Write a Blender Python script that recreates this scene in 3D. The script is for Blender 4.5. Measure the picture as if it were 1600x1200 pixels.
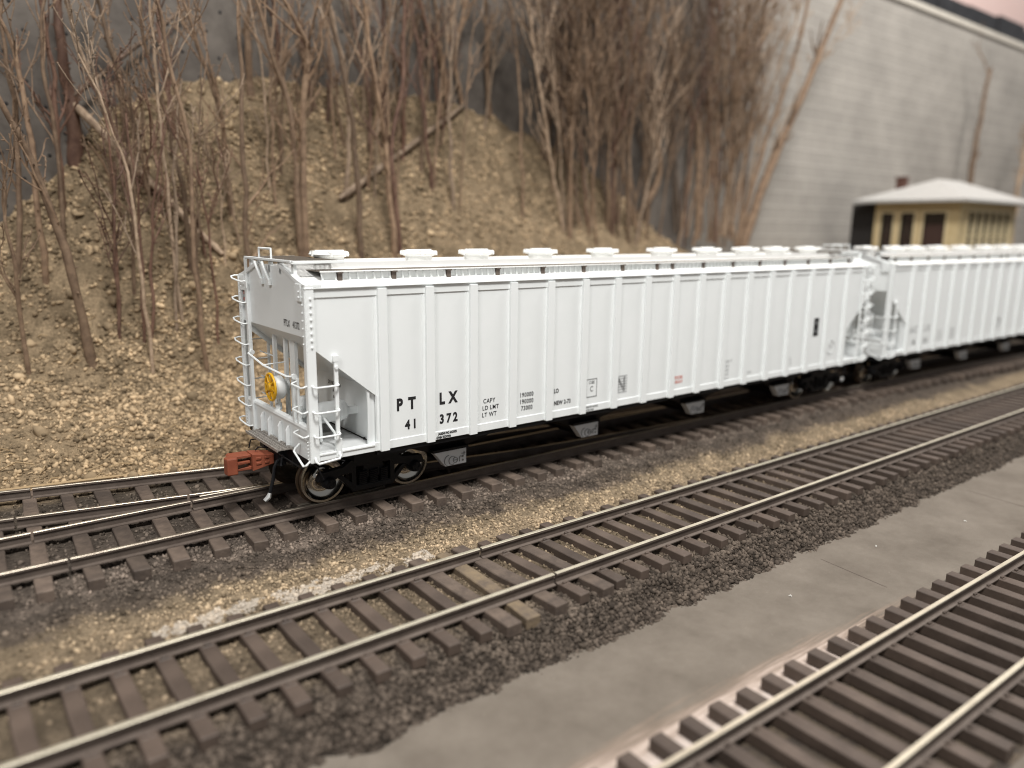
import bpy, bmesh, math, random
import numpy as np
from mathutils import Vector, Matrix, noise as mnoise

random.seed(11)
RNG = np.random.default_rng(5)
SC = bpy.context.scene
for o in list(bpy.data.objects):
    bpy.data.objects.remove(o)

# ------------------------------------------------------------------ camera
# (the layout is built at the size of the prototype: 1 unit = 1 m of full-size railway)
CAM = Vector((-4.891, -11.831, 5.016))
PITCH, YAW, ROLL = -0.202, 0.911, 0.012
def cam_axes():
    cy, sy, cp, sp = math.cos(YAW), math.sin(YAW), math.cos(PITCH), math.sin(PITCH)
    f = Vector((cy*cp, sy*cp, sp)); r = Vector((sy, -cy, 0)); u = r.cross(f)
    c, s = math.cos(ROLL), math.sin(ROLL)
    return r*c+u*s, u*c-r*s, f
_r, _u, _f = cam_axes()
cd = bpy.data.cameras.new('camera'); cam = bpy.data.objects.new('camera', cd)
SC.collection.objects.link(cam)
cam.matrix_world = Matrix(((_r.x, _u.x, -_f.x, CAM.x), (_r.y, _u.y, -_f.y, CAM.y), (_r.z, _u.z, -_f.z, CAM.z), (0, 0, 0, 1)))
cd.sensor_width = 36; cd.lens = 36*1184.2/1600
cd.clip_start = 0.1; cd.clip_end = 1000
cd.dof.use_dof = True
cd.dof.focus_distance = (Vector((2.6, 0, 2.2))-CAM).dot(_f)
cd.dof.aperture_fstop = 0.14
SC.camera = cam

# ------------------------------------------------------------------ light: a room with ceiling lamps, plus one added fill lamp
W = bpy.data.worlds.new('World'); SC.world = W; W.use_nodes = True
bg = W.node_tree.nodes['Background']
bg.inputs[0].default_value = (0.97, 0.98, 1.0, 1); bg.inputs[1].default_value = 0.28
def area(name, loc, target, sx, sy, power, col):
    l = bpy.data.lights.new(name, 'AREA'); l.shape = 'RECTANGLE'; l.size = sx; l.size_y = sy
    l.energy = power; l.color = col
    o = bpy.data.objects.new(name, l); SC.collection.objects.link(o)
    o.location = loc
    o.rotation_euler = (Vector(target)-Vector(loc)).to_track_quat('-Z', 'Y').to_euler()
    return o
area('ceiling_or_fill_lamp', (-2, -24, 52), (8, 2, 2), 13, 9, 38000, (1.0, 0.985, 0.955))
area('ceiling_or_fill_lamp', (-42, -26, 46), (0, 2, 3), 13, 9, 17000, (1.0, 0.975, 0.945))  # fill lamp added to brighten the car's end sheet, no known fixture
area('ceiling_or_fill_lamp', (46, -10, 52), (46, 10, 8), 12, 9, 25000, (1.0, 0.965, 0.92))
SC.view_settings.view_transform = 'Standard'; SC.view_settings.look = 'None'
SC.view_settings.exposure = 0.04; SC.view_settings.gamma = 1.0
SC.view_settings.use_curve_mapping = False
SC.cycles.filter_width = 1.05; SC.cycles.max_bounces = 8; SC.cycles.use_denoising = True
SC.cycles.caustics_reflective = False; SC.cycles.caustics_refractive = False

# ------------------------------------------------------------------ materials
def srgb(r, g, b):
    f = lambda c: (c/255/12.92) if c/255 <= .04045 else ((c/255+.055)/1.055)**2.4
    return (f(r), f(g), f(b), 1)
def mat(name, col, rough=.5, metal=0, var=0.0, scale=3.0, col2=None, bump=0.0, bscale=40.0, island=0.0, objrand=0.0, spec=.5, lo=.35, hi=.65):
    m = bpy.data.materials.new(name); m.use_nodes = True
    nt = m.node_tree; N = nt.nodes; Lk = nt.links
    b = N['Principled BSDF']
    b.inputs['Roughness'].default_value = rough; b.inputs['Metallic'].default_value = metal
    b.inputs['Specular IOR Level'].default_value = spec
    b.inputs['Base Color'].default_value = col
    tc = N.new('ShaderNodeTexCoord')
    src = None
    if col2 is not None:
        n = N.new('ShaderNodeTexNoise'); n.inputs['Scale'].default_value = scale; n.inputs['Detail'].default_value = 6; n.inputs['Roughness'].default_value = .65
        Lk.new(tc.outputs['Object'], n.inputs['Vector'])
        r = N.new('ShaderNodeValToRGB'); r.color_ramp.elements[0].position = lo; r.color_ramp.elements[1].position = hi
        r.color_ramp.elements[0].color = col; r.color_ramp.elements[1].color = col2
        Lk.new(n.outputs['Fac'], r.inputs['Fac']); src = r.outputs['Color']
    def mul(src, val_socket, amt):
        mr = N.new('ShaderNodeMapRange'); mr.inputs['To Min'].default_value = 1-amt; mr.inputs['To Max'].default_value = 1+amt
        Lk.new(val_socket, mr.inputs['Value'])
        mx = N.new('ShaderNodeMix'); mx.data_type = 'RGBA'; mx.blend_type = 'MULTIPLY'; mx.inputs[0].default_value = 1
        if src is None: mx.inputs[6].default_value = col
        else: Lk.new(src, mx.inputs[6])
        Lk.new(mr.outputs[0], mx.inputs[7])
        return mx.outputs[2]
    if island:
        g = N.new('ShaderNodeNewGeometry'); src = mul(src, g.outputs['Random Per Island'], island)
    if objrand:
        oi = N.new('ShaderNodeObjectInfo'); src = mul(src, oi.outputs['Random'], objrand)
    if src is not None: Lk.new(src, b.inputs['Base Color'])
    if bump:
        n2 = N.new('ShaderNodeTexNoise'); n2.inputs['Scale'].default_value = bscale; n2.inputs['Detail'].default_value = 5
        Lk.new(tc.outputs['Object'], n2.inputs['Vector'])
        bp = N.new('ShaderNodeBump'); bp.inputs['Strength'].default_value = bump; bp.inputs['Distance'].default_value = .02
        Lk.new(n2.outputs['Fac'], bp.inputs['Height']); Lk.new(bp.outputs['Normal'], b.inputs['Normal'])
    return m
M = {}
M['white'] = mat('white_paint', (.765, .79, .785, 1), .42, col2=(.79, .812, .81, 1), scale=1.3, bump=.04, bscale=120)
M['roofwhite'] = mat('roof_white_paint', (.80, .80, .78, 1), .45, col2=(.83, .83, .81, 1), scale=1.5)
M['floorgrey'] = mat('deck_grey_paint', (.55, .56, .56, 1), .5)
M['black'] = mat('black_plastic', (.006, .006, .007, 1), .5, bump=.1, bscale=30, spec=.22)
M['letter'] = mat('black_lettering', (.012, .012, .014, 1), .5)
M['greyletter'] = mat('grey_lettering', (.16, .165, .165, 1), .5)
M['paleletter'] = mat('pale_grey_lettering', (.46, .47, .47, 1), .5)
M['redletter'] = mat('red_lettering', (.62, .22, .18, 1), .5)
M['gate'] = mat('outlet_grey_paint', (.58, .60, .62, 1), .5, col2=(.63, .65, .67, 1))
M['rust'] = mat('coupler_rust_red', (.20, .052, .026, 1), .5, col2=(.25, .07, .035, 1), scale=5, bump=.1)
M['yellow'] = mat('yellow_paint', (.78, .43, .015, 1), .4)
M['wheel'] = mat('wheel_polished_steel', (.48, .455, .41, 1), .15, 1)
M['wheeltread'] = mat('wheel_browned_steel', (.10, .075, .055, 1), .3, .9)
M['etched'] = mat('etched_metal_walkway', (.15, .125, .10, 1), .55, .2)
M['etchdark'] = mat('etched_metal_step', (.24, .22, .20, 1), .5, .4, col2=(.44, .41, .37, 1), scale=20)
M['silver'] = mat('bare_silver', (.75, .75, .73, 1), .35, .8)
M['railside'] = mat('weathered_rail_side', (.085, .064, .052, 1), .65, .2, col2=(.125, .098, .08, 1), scale=3, bump=.1)
M['railtopdull'] = mat('dulled_rail_top', (.40, .36, .29, 1), .38, .7, col2=(.22, .18, .145, 1), scale=3, lo=.35, hi=.7)
M['railtop'] = mat('nickel_silver_rail_top', (.74, .68, .54, 1), .42, .7, col2=(.56, .50, .39, 1), scale=2.5, lo=.4, hi=.75)
M['tie'] = mat('brown_plastic_tie', (.054, .038, .029, 1), .6, col2=(.086, .062, .048, 1), scale=2.2, bump=.25, bscale=18, objrand=.2)
M['woodtie'] = mat('stained_wooden_tie', (.062, .045, .035, 1), .75, col2=(.125, .092, .07, 1), scale=3.5, bump=.35, bscale=25, objrand=.3)
M['rawtie'] = mat('pale_scraped_wooden_tie', (.10, .075, .055, 1), .75, col2=(.19, .14, .085, 1), scale=4, bump=.35, bscale=25)
M['stem'] = mat('dry_stem_bark', (.12, .074, .045, 1), .8, col2=(.24, .16, .10, 1), scale=4, bump=.4, bscale=25, objrand=.35)
M['darkstem'] = mat('dark_stem_bark', (.075, .05, .034, 1), .8, col2=(.15, .105, .075, 1), scale=4, bump=.4, bscale=25, objrand=.3)
M['redstem'] = mat('red_brown_stem_bark', (.085, .040, .026, 1), .7, col2=(.17, .095, .062, 1), scale=4, bump=.4, bscale=25, objrand=.25)
M['palestem'] = mat('pale_stem_bark', (.20, .138, .09, 1), .8, col2=(.38, .28, .195, 1), scale=6, bump=.4, bscale=25, objrand=.3)
M['depot'] = mat('cream_depot_paint', (.50, .39, .21, 1), .7, col2=(.56, .45, .26, 1))
M['depottrim'] = mat('cream_trim_paint', (.60, .50, .31, 1), .6)
M['glass'] = mat('dark_window_glass', (.035, .028, .022, 1), .2)
M['doorbrown'] = mat('dark_brown_door_paint', (.045, .022, .016, 1), .6)
M['shingle'] = mat('grey_depot_roof', (.36, .35, .33, 1), .8, col2=(.43, .42, .40, 1), scale=6, bump=.4, bscale=12)
M['brickred'] = mat('chimney_brick', (.10, .045, .032, 1), .8)
M['pink'] = mat('pale_pink_room_wall', (.66, .47, .43, 1), .8, col2=(.70, .53, .49, 1))
M['fascia'] = mat('black_painted_fascia', (.012, .012, .014, 1), .5, col2=(.03, .03, .033, 1), scale=2)
M['gap_shade_box'] = mat('painted_gap_shade', (.012, .010, .009, 1), .8)  # near-black colour stands in for the shade behind the depot
M['coping'] = mat('pale_coping', (.50, .46, .40, 1), .8, col2=(.60, .56, .49, 1), scale=1.2)
M['straw'] = mat('dry_straw', (.34, .24, .13, 1), .8)
M['scuffbit'] = mat('white_debris', (.75, .74, .70, 1), .6)

def earth_material(name, stones):
    """tan / brown / charcoal dirt and ballast: colour zones of the bed by where the material lies, plus per-stone variation"""
    m = bpy.data.materials.new(name); m.use_nodes = True
    nt = m.node_tree; N = nt.nodes; Lk = nt.links; b = N['Principled BSDF']
    b.inputs['Roughness'].default_value = .9; b.inputs['Specular IOR Level'].default_value = .15
    geo = N.new('ShaderNodeNewGeometry'); sep = N.new('ShaderNodeSeparateXYZ'); Lk.new(geo.outputs['Position'], sep.inputs[0])
    def noise(scale, detail=5, rough=.6):
        n = N.new('ShaderNodeTexNoise'); n.inputs['Scale'].default_value = scale; n.inputs['Detail'].default_value = detail; n.inputs['Roughness'].default_value = rough
        Lk.new(geo.outputs['Position'], n.inputs['Vector']); return n.outputs['Fac']
    def math_(op, a, c=None, d=None):
        x = N.new('ShaderNodeMath'); x.operation = op
        for i, v in enumerate((a, c, d)):
            if v is None: continue
            if isinstance(v, (int, float)): x.inputs[i].default_value = v
            else: Lk.new(v, x.inputs[i])
        return x.outputs[0]
    # wobbling across-track coordinate
    wob = math_('MULTIPLY_ADD', noise(.9), 1.1, -.55)
    wob2 = math_('MULTIPLY_ADD', noise(3.5), .5, -.25)
    yy = math_('ADD', math_('ADD', sep.outputs['Y'], wob), wob2)
    fac = math_('MULTIPLY_ADD', yy, 1/12., 5/12.)          # y -5..7 -> 0..1
    r = N.new('ShaderNodeValToRGB'); e = r.color_ramp.elements
    P = lambda y: (y+5)/12
    stops = [(-5, (.062, .049, .039)), (-3.6, (.066, .052, .041)), (-3.0, (.13, .10, .07)), (-2.2, (.17, .13, .088)), (-1.5, (.15, .115, .078)),
             (-1.0, (.25, .19, .125)), (-.55, (.225, .172, .113)), (-.25, (.10, .078, .06)), (.1, (.075, .06, .048)), (.3, (.13, .103, .083)),
             (.7, (.10, .08, .065)), (1.5, (.085, .068, .055)), (4.4, (.085, .068, .052)), (5.2, (.26, .19, .115)), (7, (.25, .185, .115))]
    e[0].position = P(stops[0][0]); e[0].color = (*stops[0][1], 1); e[1].position = P(stops[-1][0]); e[1].color = (*stops[-1][1], 1)
    for y, c in stops[1:-1]:
        q = e.new(P(y)); q.color = (*c, 1)
    Lk.new(fac, r.inputs['Fac'])
    col = r.outputs['Color']
    def mulc(c, v, lo, hi, fmin=0., fmax=1.):
        mr = N.new('ShaderNodeMapRange'); mr.inputs['From Min'].default_value = fmin; mr.inputs['From Max'].default_value = fmax
        mr.inputs['To Min'].default_value = lo; mr.inputs['To Max'].default_value = hi; Lk.new(v, mr.inputs['Value'])
        mx = N.new('ShaderNodeMix'); mx.data_type = 'RGBA'; mx.blend_type = 'MULTIPLY'; mx.inputs[0].default_value = 1
        Lk.new(c, mx.inputs[6]); Lk.new(mr.outputs[0], mx.inputs[7]); return mx.outputs[2]
    col = mulc(col, noise(2.2), .68, 1.34, .3, .7)
    if stones: col = mulc(col, geo.outputs['Random Per Island'], .45, 1.95)
    else: col = mulc(col, noise(14, 6, .8), .3, 1.35, .3, .7)
    # a smear of pale plaster along the far tie ends of the middle track
    px = math_('COMPARE', sep.outputs['X'], -.6, 2.3)
    py = math_('COMPARE', math_('ADD', sep.outputs['Y'], math_('MULTIPLY', wob2, 1.2)), -1.08, .16)
    pz = math_('GREATER_THAN', noise(2.6), .47)
    pl = math_('MULTIPLY', math_('MULTIPLY', px, py), pz)
    mx = N.new('ShaderNodeMix'); mx.data_type = 'RGBA'; Lk.new(math_('MULTIPLY', pl, .6), mx.inputs[0]); Lk.new(col, mx.inputs[6]); mx.inputs[7].default_value = (.55, .49, .42, 1)
    Lk.new(mx.outputs[2], b.inputs['Base Color'])
    if not stones:
        bp = N.new('ShaderNodeBump'); bp.inputs['Strength'].default_value = .9; bp.inputs['Distance'].default_value = .05
        Lk.new(noise(22, 6, .7), bp.inputs['Height']); Lk.new(bp.outputs['Normal'], b.inputs['Normal'])
    return m
M['earth'] = earth_material('dirt_and_ballast', False)
M['stones'] = earth_material('ballast_stones', True)

def board_material():
    m = bpy.data.materials.new('painted_board'); m.use_nodes = True
    nt = m.node_tree; N = nt.nodes; Lk = nt.links; b = N['Principled BSDF']
    b.inputs['Roughness'].default_value = .72; b.inputs['Specular IOR Level'].default_value = .2
    geo = N.new('ShaderNodeNewGeometry'); sep = N.new('ShaderNodeSeparateXYZ'); Lk.new(geo.outputs['Position'], sep.inputs[0])
    def noise(scale, detail=5, rough=.6, vec=None):
        n = N.new('ShaderNodeTexNoise'); n.inputs['Scale'].default_value = scale; n.inputs['Detail'].default_value = detail; n.inputs['Roughness'].default_value = rough
        Lk.new(vec or geo.outputs['Position'], n.inputs['Vector']); return n.outputs['Fac']
    def ramp(f, c0, c1, p0, p1):
        r = N.new('ShaderNodeValToRGB'); r.color_ramp.elements[0].position = p0; r.color_ramp.elements[1].position = p1
        r.color_ramp.elements[0].color = (*c0, 1); r.color_ramp.elements[1].color = (*c1, 1); Lk.new(f, r.inputs[0]); return r.outputs[0]
    base = ramp(noise(.8, 8, .7), (.115, .096, .077), (.19, .163, .134), .3, .72)
    sc = N.new('ShaderNodeMapping'); sc.inputs['Scale'].default_value = (.35, 9, 1); Lk.new(geo.outputs['Position'], sc.inputs[0])
    streak = noise(2.2, 8, .75, sc.outputs[0])
    # scraped white edge beside the near track: distance from its far tie ends (y = -6.55 - .02 x)
    d = N.new('ShaderNodeMath'); d.operation = 'MULTIPLY_ADD'; Lk.new(sep.outputs['X'], d.inputs[0]); d.inputs[1].default_value = .025; Lk.new(sep.outputs['Y'], d.inputs[2])
    d2 = N.new('ShaderNodeMath'); d2.operation = 'MULTIPLY_ADD'; Lk.new(streak, d2.inputs[0]); d2.inputs[1].default_value = -1.15; Lk.new(d.outputs[0], d2.inputs[2])
    # fades out along X
    fx = N.new('ShaderNodeMapRange'); fx.inputs['From Min'].default_value = 5; fx.inputs['From Max'].default_value = 13; fx.inputs['To Min'].default_value = 0; fx.inputs['To Max'].default_value = .65
    Lk.new(sep.outputs['X'], fx.inputs['Value'])
    d3 = N.new('ShaderNodeMath'); d3.operation = 'ADD'; Lk.new(d2.outputs[0], d3.inputs[0]); Lk.new(fx.outputs[0], d3.inputs[1])
    mr = N.new('ShaderNodeMapRange'); mr.inputs['From Min'].default_value = -6.62; mr.inputs['From Max'].default_value = -7.3; Lk.new(d3.outputs[0], mr.inputs['Value'])
    edge = ramp(mr.outputs[0], (.25, .18, .135), (.60, .51, .455), .2, .9)
    mx = N.new('ShaderNodeMix'); mx.data_type = 'RGBA'
    fr = ramp(mr.outputs[0], (0, 0, 0), (1, 1, 1), .0, .5); frg = N.new('ShaderNodeMath'); frg.operation = 'GREATER_THAN'; Lk.new(d.outputs[0], frg.inputs[0]); frg.inputs[1].default_value = -8.3
    frm = N.new('ShaderNodeMath'); frm.operation = 'MULTIPLY'; Lk.new(fr, frm.inputs[0]); Lk.new(frg.outputs[0], frm.inputs[1]); Lk.new(frm.outputs[0], mx.inputs[0]); Lk.new(base, mx.inputs[6]); Lk.new(edge, mx.inputs[7])
    # under the near track the board is brown
    un = N.new('ShaderNodeMath'); un.operation = 'LESS_THAN'; Lk.new(d.outputs[0], un.inputs[0]); un.inputs[1].default_value = -6.95
    un2 = N.new('ShaderNodeMath'); un2.operation = 'GREATER_THAN'; Lk.new(d.outputs[0], un2.inputs[0]); un2.inputs[1].default_value = -9.15
    un3 = N.new('ShaderNodeMath'); un3.operation = 'MULTIPLY'; Lk.new(un.outputs[0], un3.inputs[0]); Lk.new(un2.outputs[0], un3.inputs[1])
    m2 = N.new('ShaderNodeMix'); m2.data_type = 'RGBA'; Lk.new(un3.outputs[0], m2.inputs[0]); Lk.new(mx.outputs[2], m2.inputs[6])
    Lk.new(ramp(noise(4, 6, .7), (.05, .04, .033), (.14, .105, .07), .4, .8), m2.inputs[7])
    # pale specks
    v = N.new('ShaderNodeTexVoronoi'); v.inputs['Scale'].default_value = 3.2; Lk.new(geo.outputs['Position'], v.inputs['Vector'])
    sp = ramp(v.outputs['Distance'], (1, 1, 1), (0, 0, 0), .03, .05)
    m3 = N.new('ShaderNodeMix'); m3.data_type = 'RGBA'
    k = N.new('ShaderNodeMath'); k.operation = 'MULTIPLY'; Lk.new(sp, k.inputs[0]); k.inputs[1].default_value = .3
    Lk.new(k.outputs[0], m3.inputs[0]); Lk.new(m2.outputs[2], m3.inputs[6]); m3.inputs[7].default_value = (.36, .31, .25, 1)
    Lk.new(m3.outputs[2], b.inputs['Base Color'])
    bp = N.new('ShaderNodeBump'); bp.inputs['Strength'].default_value = .5; bp.inputs['Distance'].default_value = .03
    Lk.new(noise(18, 8, .75), bp.inputs['Height']); Lk.new(bp.outputs['Normal'], b.inputs['Normal'])
    return m
M['board'] = board_material()

def blockwall_material():
    m = bpy.data.materials.new('painted_block_wall'); m.use_nodes = True
    nt = m.node_tree; N = nt.nodes; Lk = nt.links; b = N['Principled BSDF']
    b.inputs['Roughness'].default_value = .7
    geo = N.new('ShaderNodeNewGeometry'); sep = N.new('ShaderNodeSeparateXYZ'); Lk.new(geo.outputs['Position'], sep.inputs[0])
    cb = N.new('ShaderNodeCombineXYZ'); Lk.new(sep.outputs['X'], cb.inputs[0]); Lk.new(sep.outputs['Z'], cb.inputs[1])
    br = N.new('ShaderNodeTexBrick'); Lk.new(cb.outputs[0], br.inputs['Vector'])
    br.inputs['Scale'].default_value = 1; br.inputs['Brick Width'].default_value = 1.5; br.inputs['Row Height'].default_value = .8; br.inputs['Mortar Size'].default_value = .07; br.inputs['Mortar Smooth'].default_value = .4
    br.inputs['Color1'].default_value = (.31, .287, .258, 1); br.inputs['Color2'].default_value = (.335, .31, .278, 1); br.inputs['Mortar'].default_value = (.372, .345, .31, 1)
    n = N.new('ShaderNodeTexNoise'); n.inputs['Scale'].default_value = .35; n.inputs['Detail'].default_value = 6; Lk.new(geo.outputs['Position'], n.inputs['Vector'])
    mr = N.new('ShaderNodeMapRange'); mr.inputs['From Min'].default_value = .3; mr.inputs['From Max'].default_value = .7; mr.inputs['To Min'].default_value = .85; mr.inputs['To Max'].default_value = 1.12; Lk.new(n.outputs[0], mr.inputs[0])
    mx = N.new('ShaderNodeMix'); mx.data_type = 'RGBA'; mx.blend_type = 'MULTIPLY'; mx.inputs[0].default_value = 1
    Lk.new(br.outputs['Color'], mx.inputs[6]); Lk.new(mr.outputs[0], mx.inputs[7]); Lk.new(mx.outputs[2], b.inputs['Base Color'])
    bp = N.new('ShaderNodeBump'); bp.inputs['Strength'].default_value = .5; bp.inputs['Distance'].default_value = .06
    Lk.new(br.outputs['Fac'], bp.inputs['Height']); Lk.new(bp.outputs['Normal'], b.inputs['Normal'])
    return m
M['block'] = blockwall_material()
M['panel'] = mat('dark_grey_panel', (.072, .061, .052, 1), .7, col2=(.135, .117, .10, 1), scale=.9, bump=.35, bscale=3.0, spec=.3)
M['panelhole'] = mat('panel_pit', (.012, .010, .009, 1), .8)

# ------------------------------------------------------------------ mesh helpers
class MB:
    def __init__(self): self.v = []; self.f = []; self.m = []
    def add(self, v, f, mi=0):
        k = len(self.v); self.v += [tuple(p) for p in v]; self.f += [tuple(i+k for i in q) for q in f]; self.m += [mi]*len(f); return self
    def box(self, x0, x1, y0, y1, z0, z1, mi=0):
        v = [(x, y, z) for x in (x0, x1) for y in (y0, y1) for z in (z0, z1)]
        return self.add(v, [(0, 1, 3, 2), (4, 6, 7, 5), (0, 4, 5, 1), (2, 3, 7, 6), (0, 2, 6, 4), (1, 5, 7, 3)], mi)
    def prism(self, poly, axis, a, b, mi=0):
        """poly: 2-D outline; extruded along axis (0 x: poly=(y,z), 1 y: poly=(x,z), 2 z: poly=(x,y))"""
        def p3(p, t): return ((t, p[0], p[1]), (p[0], t, p[1]), (p[0], p[1], t))[axis]
        n = len(poly)
        v = [p3(p, a) for p in poly]+[p3(p, b) for p in poly]
        f = [tuple(range(n)), tuple(range(2*n-1, n-1, -1))]+[(i, i+n, (i+1) % n+n, (i+1) % n) for i in range(n)]
        return self.add(v, f, mi)
    def tube(self, path, r, sides=6, mi=0, cap=True):
        path = [Vector(p) for p in path]; n = len(path)
        rr = r if isinstance(r, (list, tuple)) else [r]*n
        v = []; f = []
        up = None
        for i, p in enumerate(path):
            d = (path[min(i+1, n-1)]-path[max(i-1, 0)])
            d = d.normalized() if d.length > 1e-9 else Vector((0, 0, 1))
            if up is None:
                up = Vector((0, 0, 1)) if abs(d.z) < .9 else Vector((1, 0, 0))
            a = d.cross(up)
            if a.length < 1e-4: a = d.orthogonal()
            a.normalize(); c = a.cross(d).normalized(); up = c
            for k in range(sides):
                t = 2*math.pi*k/sides
                v.append(p+(a*math.cos(t)+c*math.sin(t))*rr[i])
        for i in range(n-1):
            for k in range(sides):
                k2 = (k+1) % sides
                f.append((i*sides+k, i*sides+k2, (i+1)*sides+k2, (i+1)*sides+k))
        if cap:
            f.append(tuple(range(sides-1, -1, -1))); f.append(tuple((n-1)*sides+k for k in range(sides)))
        return self.add(v, f, mi)
    def lathe(self, prof, c, axis=2, n=24, mi=0):
        """prof: (radius, height) pairs; axis direction of height"""
        v = []; f = []
        for r, h in prof:
            for k in range(n):
                t = 2*math.pi*k/n; a, b = r*math.cos(t), r*math.sin(t)
                p = ((h, a, b), (b, h, a), (a, b, h))[axis]
                v.append((c[0]+p[0], c[1]+p[1], c[2]+p[2]))
        for i in range(len(prof)-1):
            for k in range(n):
                f.append((i*n+k, i*n+(k+1) % n, (i+1)*n+(k+1) % n, (i+1)*n+k))
        f.append(tuple(range(n-1, -1, -1))); f.append(tuple((len(prof)-1)*n+k for k in range(n)))
        return self.add(v, f, mi)
    def beam(self, p, q, w, h, mi=0):
        """square-section bar from p to q"""
        p, q = Vector(p), Vector(q); d = (q-p).normalized()
        up = Vector((0, 0, 1)) if abs(d.z) < .95 else Vector((1, 0, 0))
        a = d.cross(up).normalized()*w/2; c = a.cross(d).normalized()*h/2
        v = [p-a-c, p+a-c, p+a+c, p-a+c, q-a-c, q+a-c, q+a+c, q-a+c]
        return self.add(v, [(3, 2, 1, 0), (4, 5, 6, 7), (0, 1, 5, 4), (1, 2, 6, 5), (2, 3, 7, 6), (3, 0, 4, 7)], mi)
    def mesh(self, name, mats, off=(0, 0, 0), smooth=None):
        me = bpy.data.meshes.new(name)
        me.from_pydata([(x-off[0], y-off[1], z-off[2]) for x, y, z in self.v], [], self.f)
        if not isinstance(mats, (list, tuple)): mats = [mats]
        for m in mats: me.materials.append(m)
        if len(mats) > 1: me.polygons.foreach_set('material_index', self.m)
        bm = bmesh.new(); bm.from_mesh(me); bmesh.ops.recalc_face_normals(bm, faces=bm.faces); bm.to_mesh(me); bm.free()
        if smooth:
            me.shade_smooth(); me.set_sharp_from_angle(angle=math.radians(smooth))
        me.update(); return me
    def build(self, name, mats, parent=None, off=(0, 0, 0), smooth=None, bevel=0):
        o = bpy.data.objects.new(name, self.mesh(name, mats, off, smooth)); SC.collection.objects.link(o)
        if parent is not None: o.parent = parent
        if bevel:
            b = o.modifiers.new('bevel', 'BEVEL'); b.width = bevel; b.segments = 2; b.limit_method = 'ANGLE'; b.angle_limit = math.radians(40)
        return o
def tag(o, label=None, cat=None, group=None, kind=None):
    if label: o['label'] = label
    if cat: o['category'] = cat
    if group: o['group'] = group
    if kind: o['kind'] = kind
    return o
def empty(name, loc, rz=0, parent=None):
    o = bpy.data.objects.new(name, None); SC.collection.objects.link(o); o.location = loc; o.rotation_euler = (0, 0, rz); o.empty_display_size = .3
    if parent is not None: o.parent = parent
    return o
KIDS = {}
def copy_tree(o, parent=None):
    c = o.copy(); SC.collection.objects.link(c)
    if parent is not None: c.parent = parent
    for ch in list(o.children): copy_tree(ch, c)
    return c
def text_mesh(s, size, bold=0.0, narrow=.85, spacing=1.05, align='CENTER'):
    cu = bpy.data.curves.new('t', 'FONT'); cu.body = s; cu.size = size; cu.offset = bold; cu.space_character = spacing
    cu.align_x = align; cu.align_y = 'CENTER'; cu.resolution_u = 4
    ob = bpy.data.objects.new('t', cu); SC.collection.objects.link(ob)
    dg = bpy.context.evaluated_depsgraph_get(); me = bpy.data.meshes.new_from_object(ob.evaluated_get(dg))
    bpy.data.objects.remove(ob); bpy.data.curves.remove(cu)
    for v in me.vertices: v.co.x *= narrow
    return me
def letters(name, pieces, y, material, parent, off, plane='side'):
    """pieces: (text, x, z, size, bold, narrow, spacing); flat lettering lying on a panel of the car"""
    mb = MB()
    for s, x, z, size, bold, narrow, sp in pieces:
        me = text_mesh(s, size, bold, narrow, sp)
        if plane == 'side': v = [(x+p.co.x, y, z+p.co.y) for p in me.vertices]
        else: v = [(y, x-p.co.x, z+p.co.y) for p in me.vertices]
        mb.add(v, [tuple(f.vertices) for f in me.polygons]); bpy.data.meshes.remove(me)
    return mb.build(name, material, parent, off)

# ------------------------------------------------------------------ terrain
def interp(x, xs, ys): return float(np.interp(x, xs, ys))
def yfoot(X): return 4.35+max(0, -.22*(X-.3))
def crest(X): return interp(X, [-12, -6, -3.1, -1.7, -.36, 1.7, 3.5, 7.1, 11.7, 16.75, 22.9, 28, 200], [3.2, 3.6, 5.06, 6.4, 8.07, 9.0, 9.4, 9.6, 9.26, 7.8, 4.44, 2.7, 2.5])
def hill_z(X, Y):
    f = yfoot(X); s = (Y-f)/(12-f)
    if s <= 0: return -.3
    if s < .5: return -.3+1.65*(s/.5)**1.15
    u = (s-.5)/.5
    return 1.35+(crest(X)-1.35)*min(u, 1.1)**.9
BED_Y = [-4.55, -4.35, -4.15, -3.95, -3.7, -3.0, -2.0, -1.45, -1.15, -.7, -.2, .15, .35, .9, 2.0, 20]
BED_Z = [-1.22, -1.10, -.98, -.80, -.745, -.70, -.70, -.70, -.66, -.60, -.50, -.40, -.335, -.30, -.29, -.29]
BOARD_Z = -1.12
def bed_z(X, Y): return interp(Y, BED_Y, BED_Z)
def fbm(x, y, z, octs=4):
    s = 0; a = 1
    for i in range(octs):
        s += a*mnoise.noise((x, y, z)); a *= .5; x *= 2.1; y *= 2.1; z *= 2.1
    return s
def ground_z(X, Y):
    z = hill_z(X, Y) if Y > yfoot(X) else bed_z(X, Y)
    return z
def grid_object(name, xs, ys, zf, material):
    nx, ny = len(xs), len(ys)
    V = np.array([(x, y, zf(x, y)) for x in xs for y in ys], dtype=np.float32)
    i = np.arange(nx-1)[:, None]*ny+np.arange(ny-1)[None, :]
    F = np.stack([i, i+ny, i+ny+1, i+1], -1).reshape(-1, 4)
    me = mesh_np(name, V, F, 4); me.materials.append(material); me.shade_smooth()
    o = bpy.data.objects.new(name, me); SC.collection.objects.link(o); return o
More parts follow.
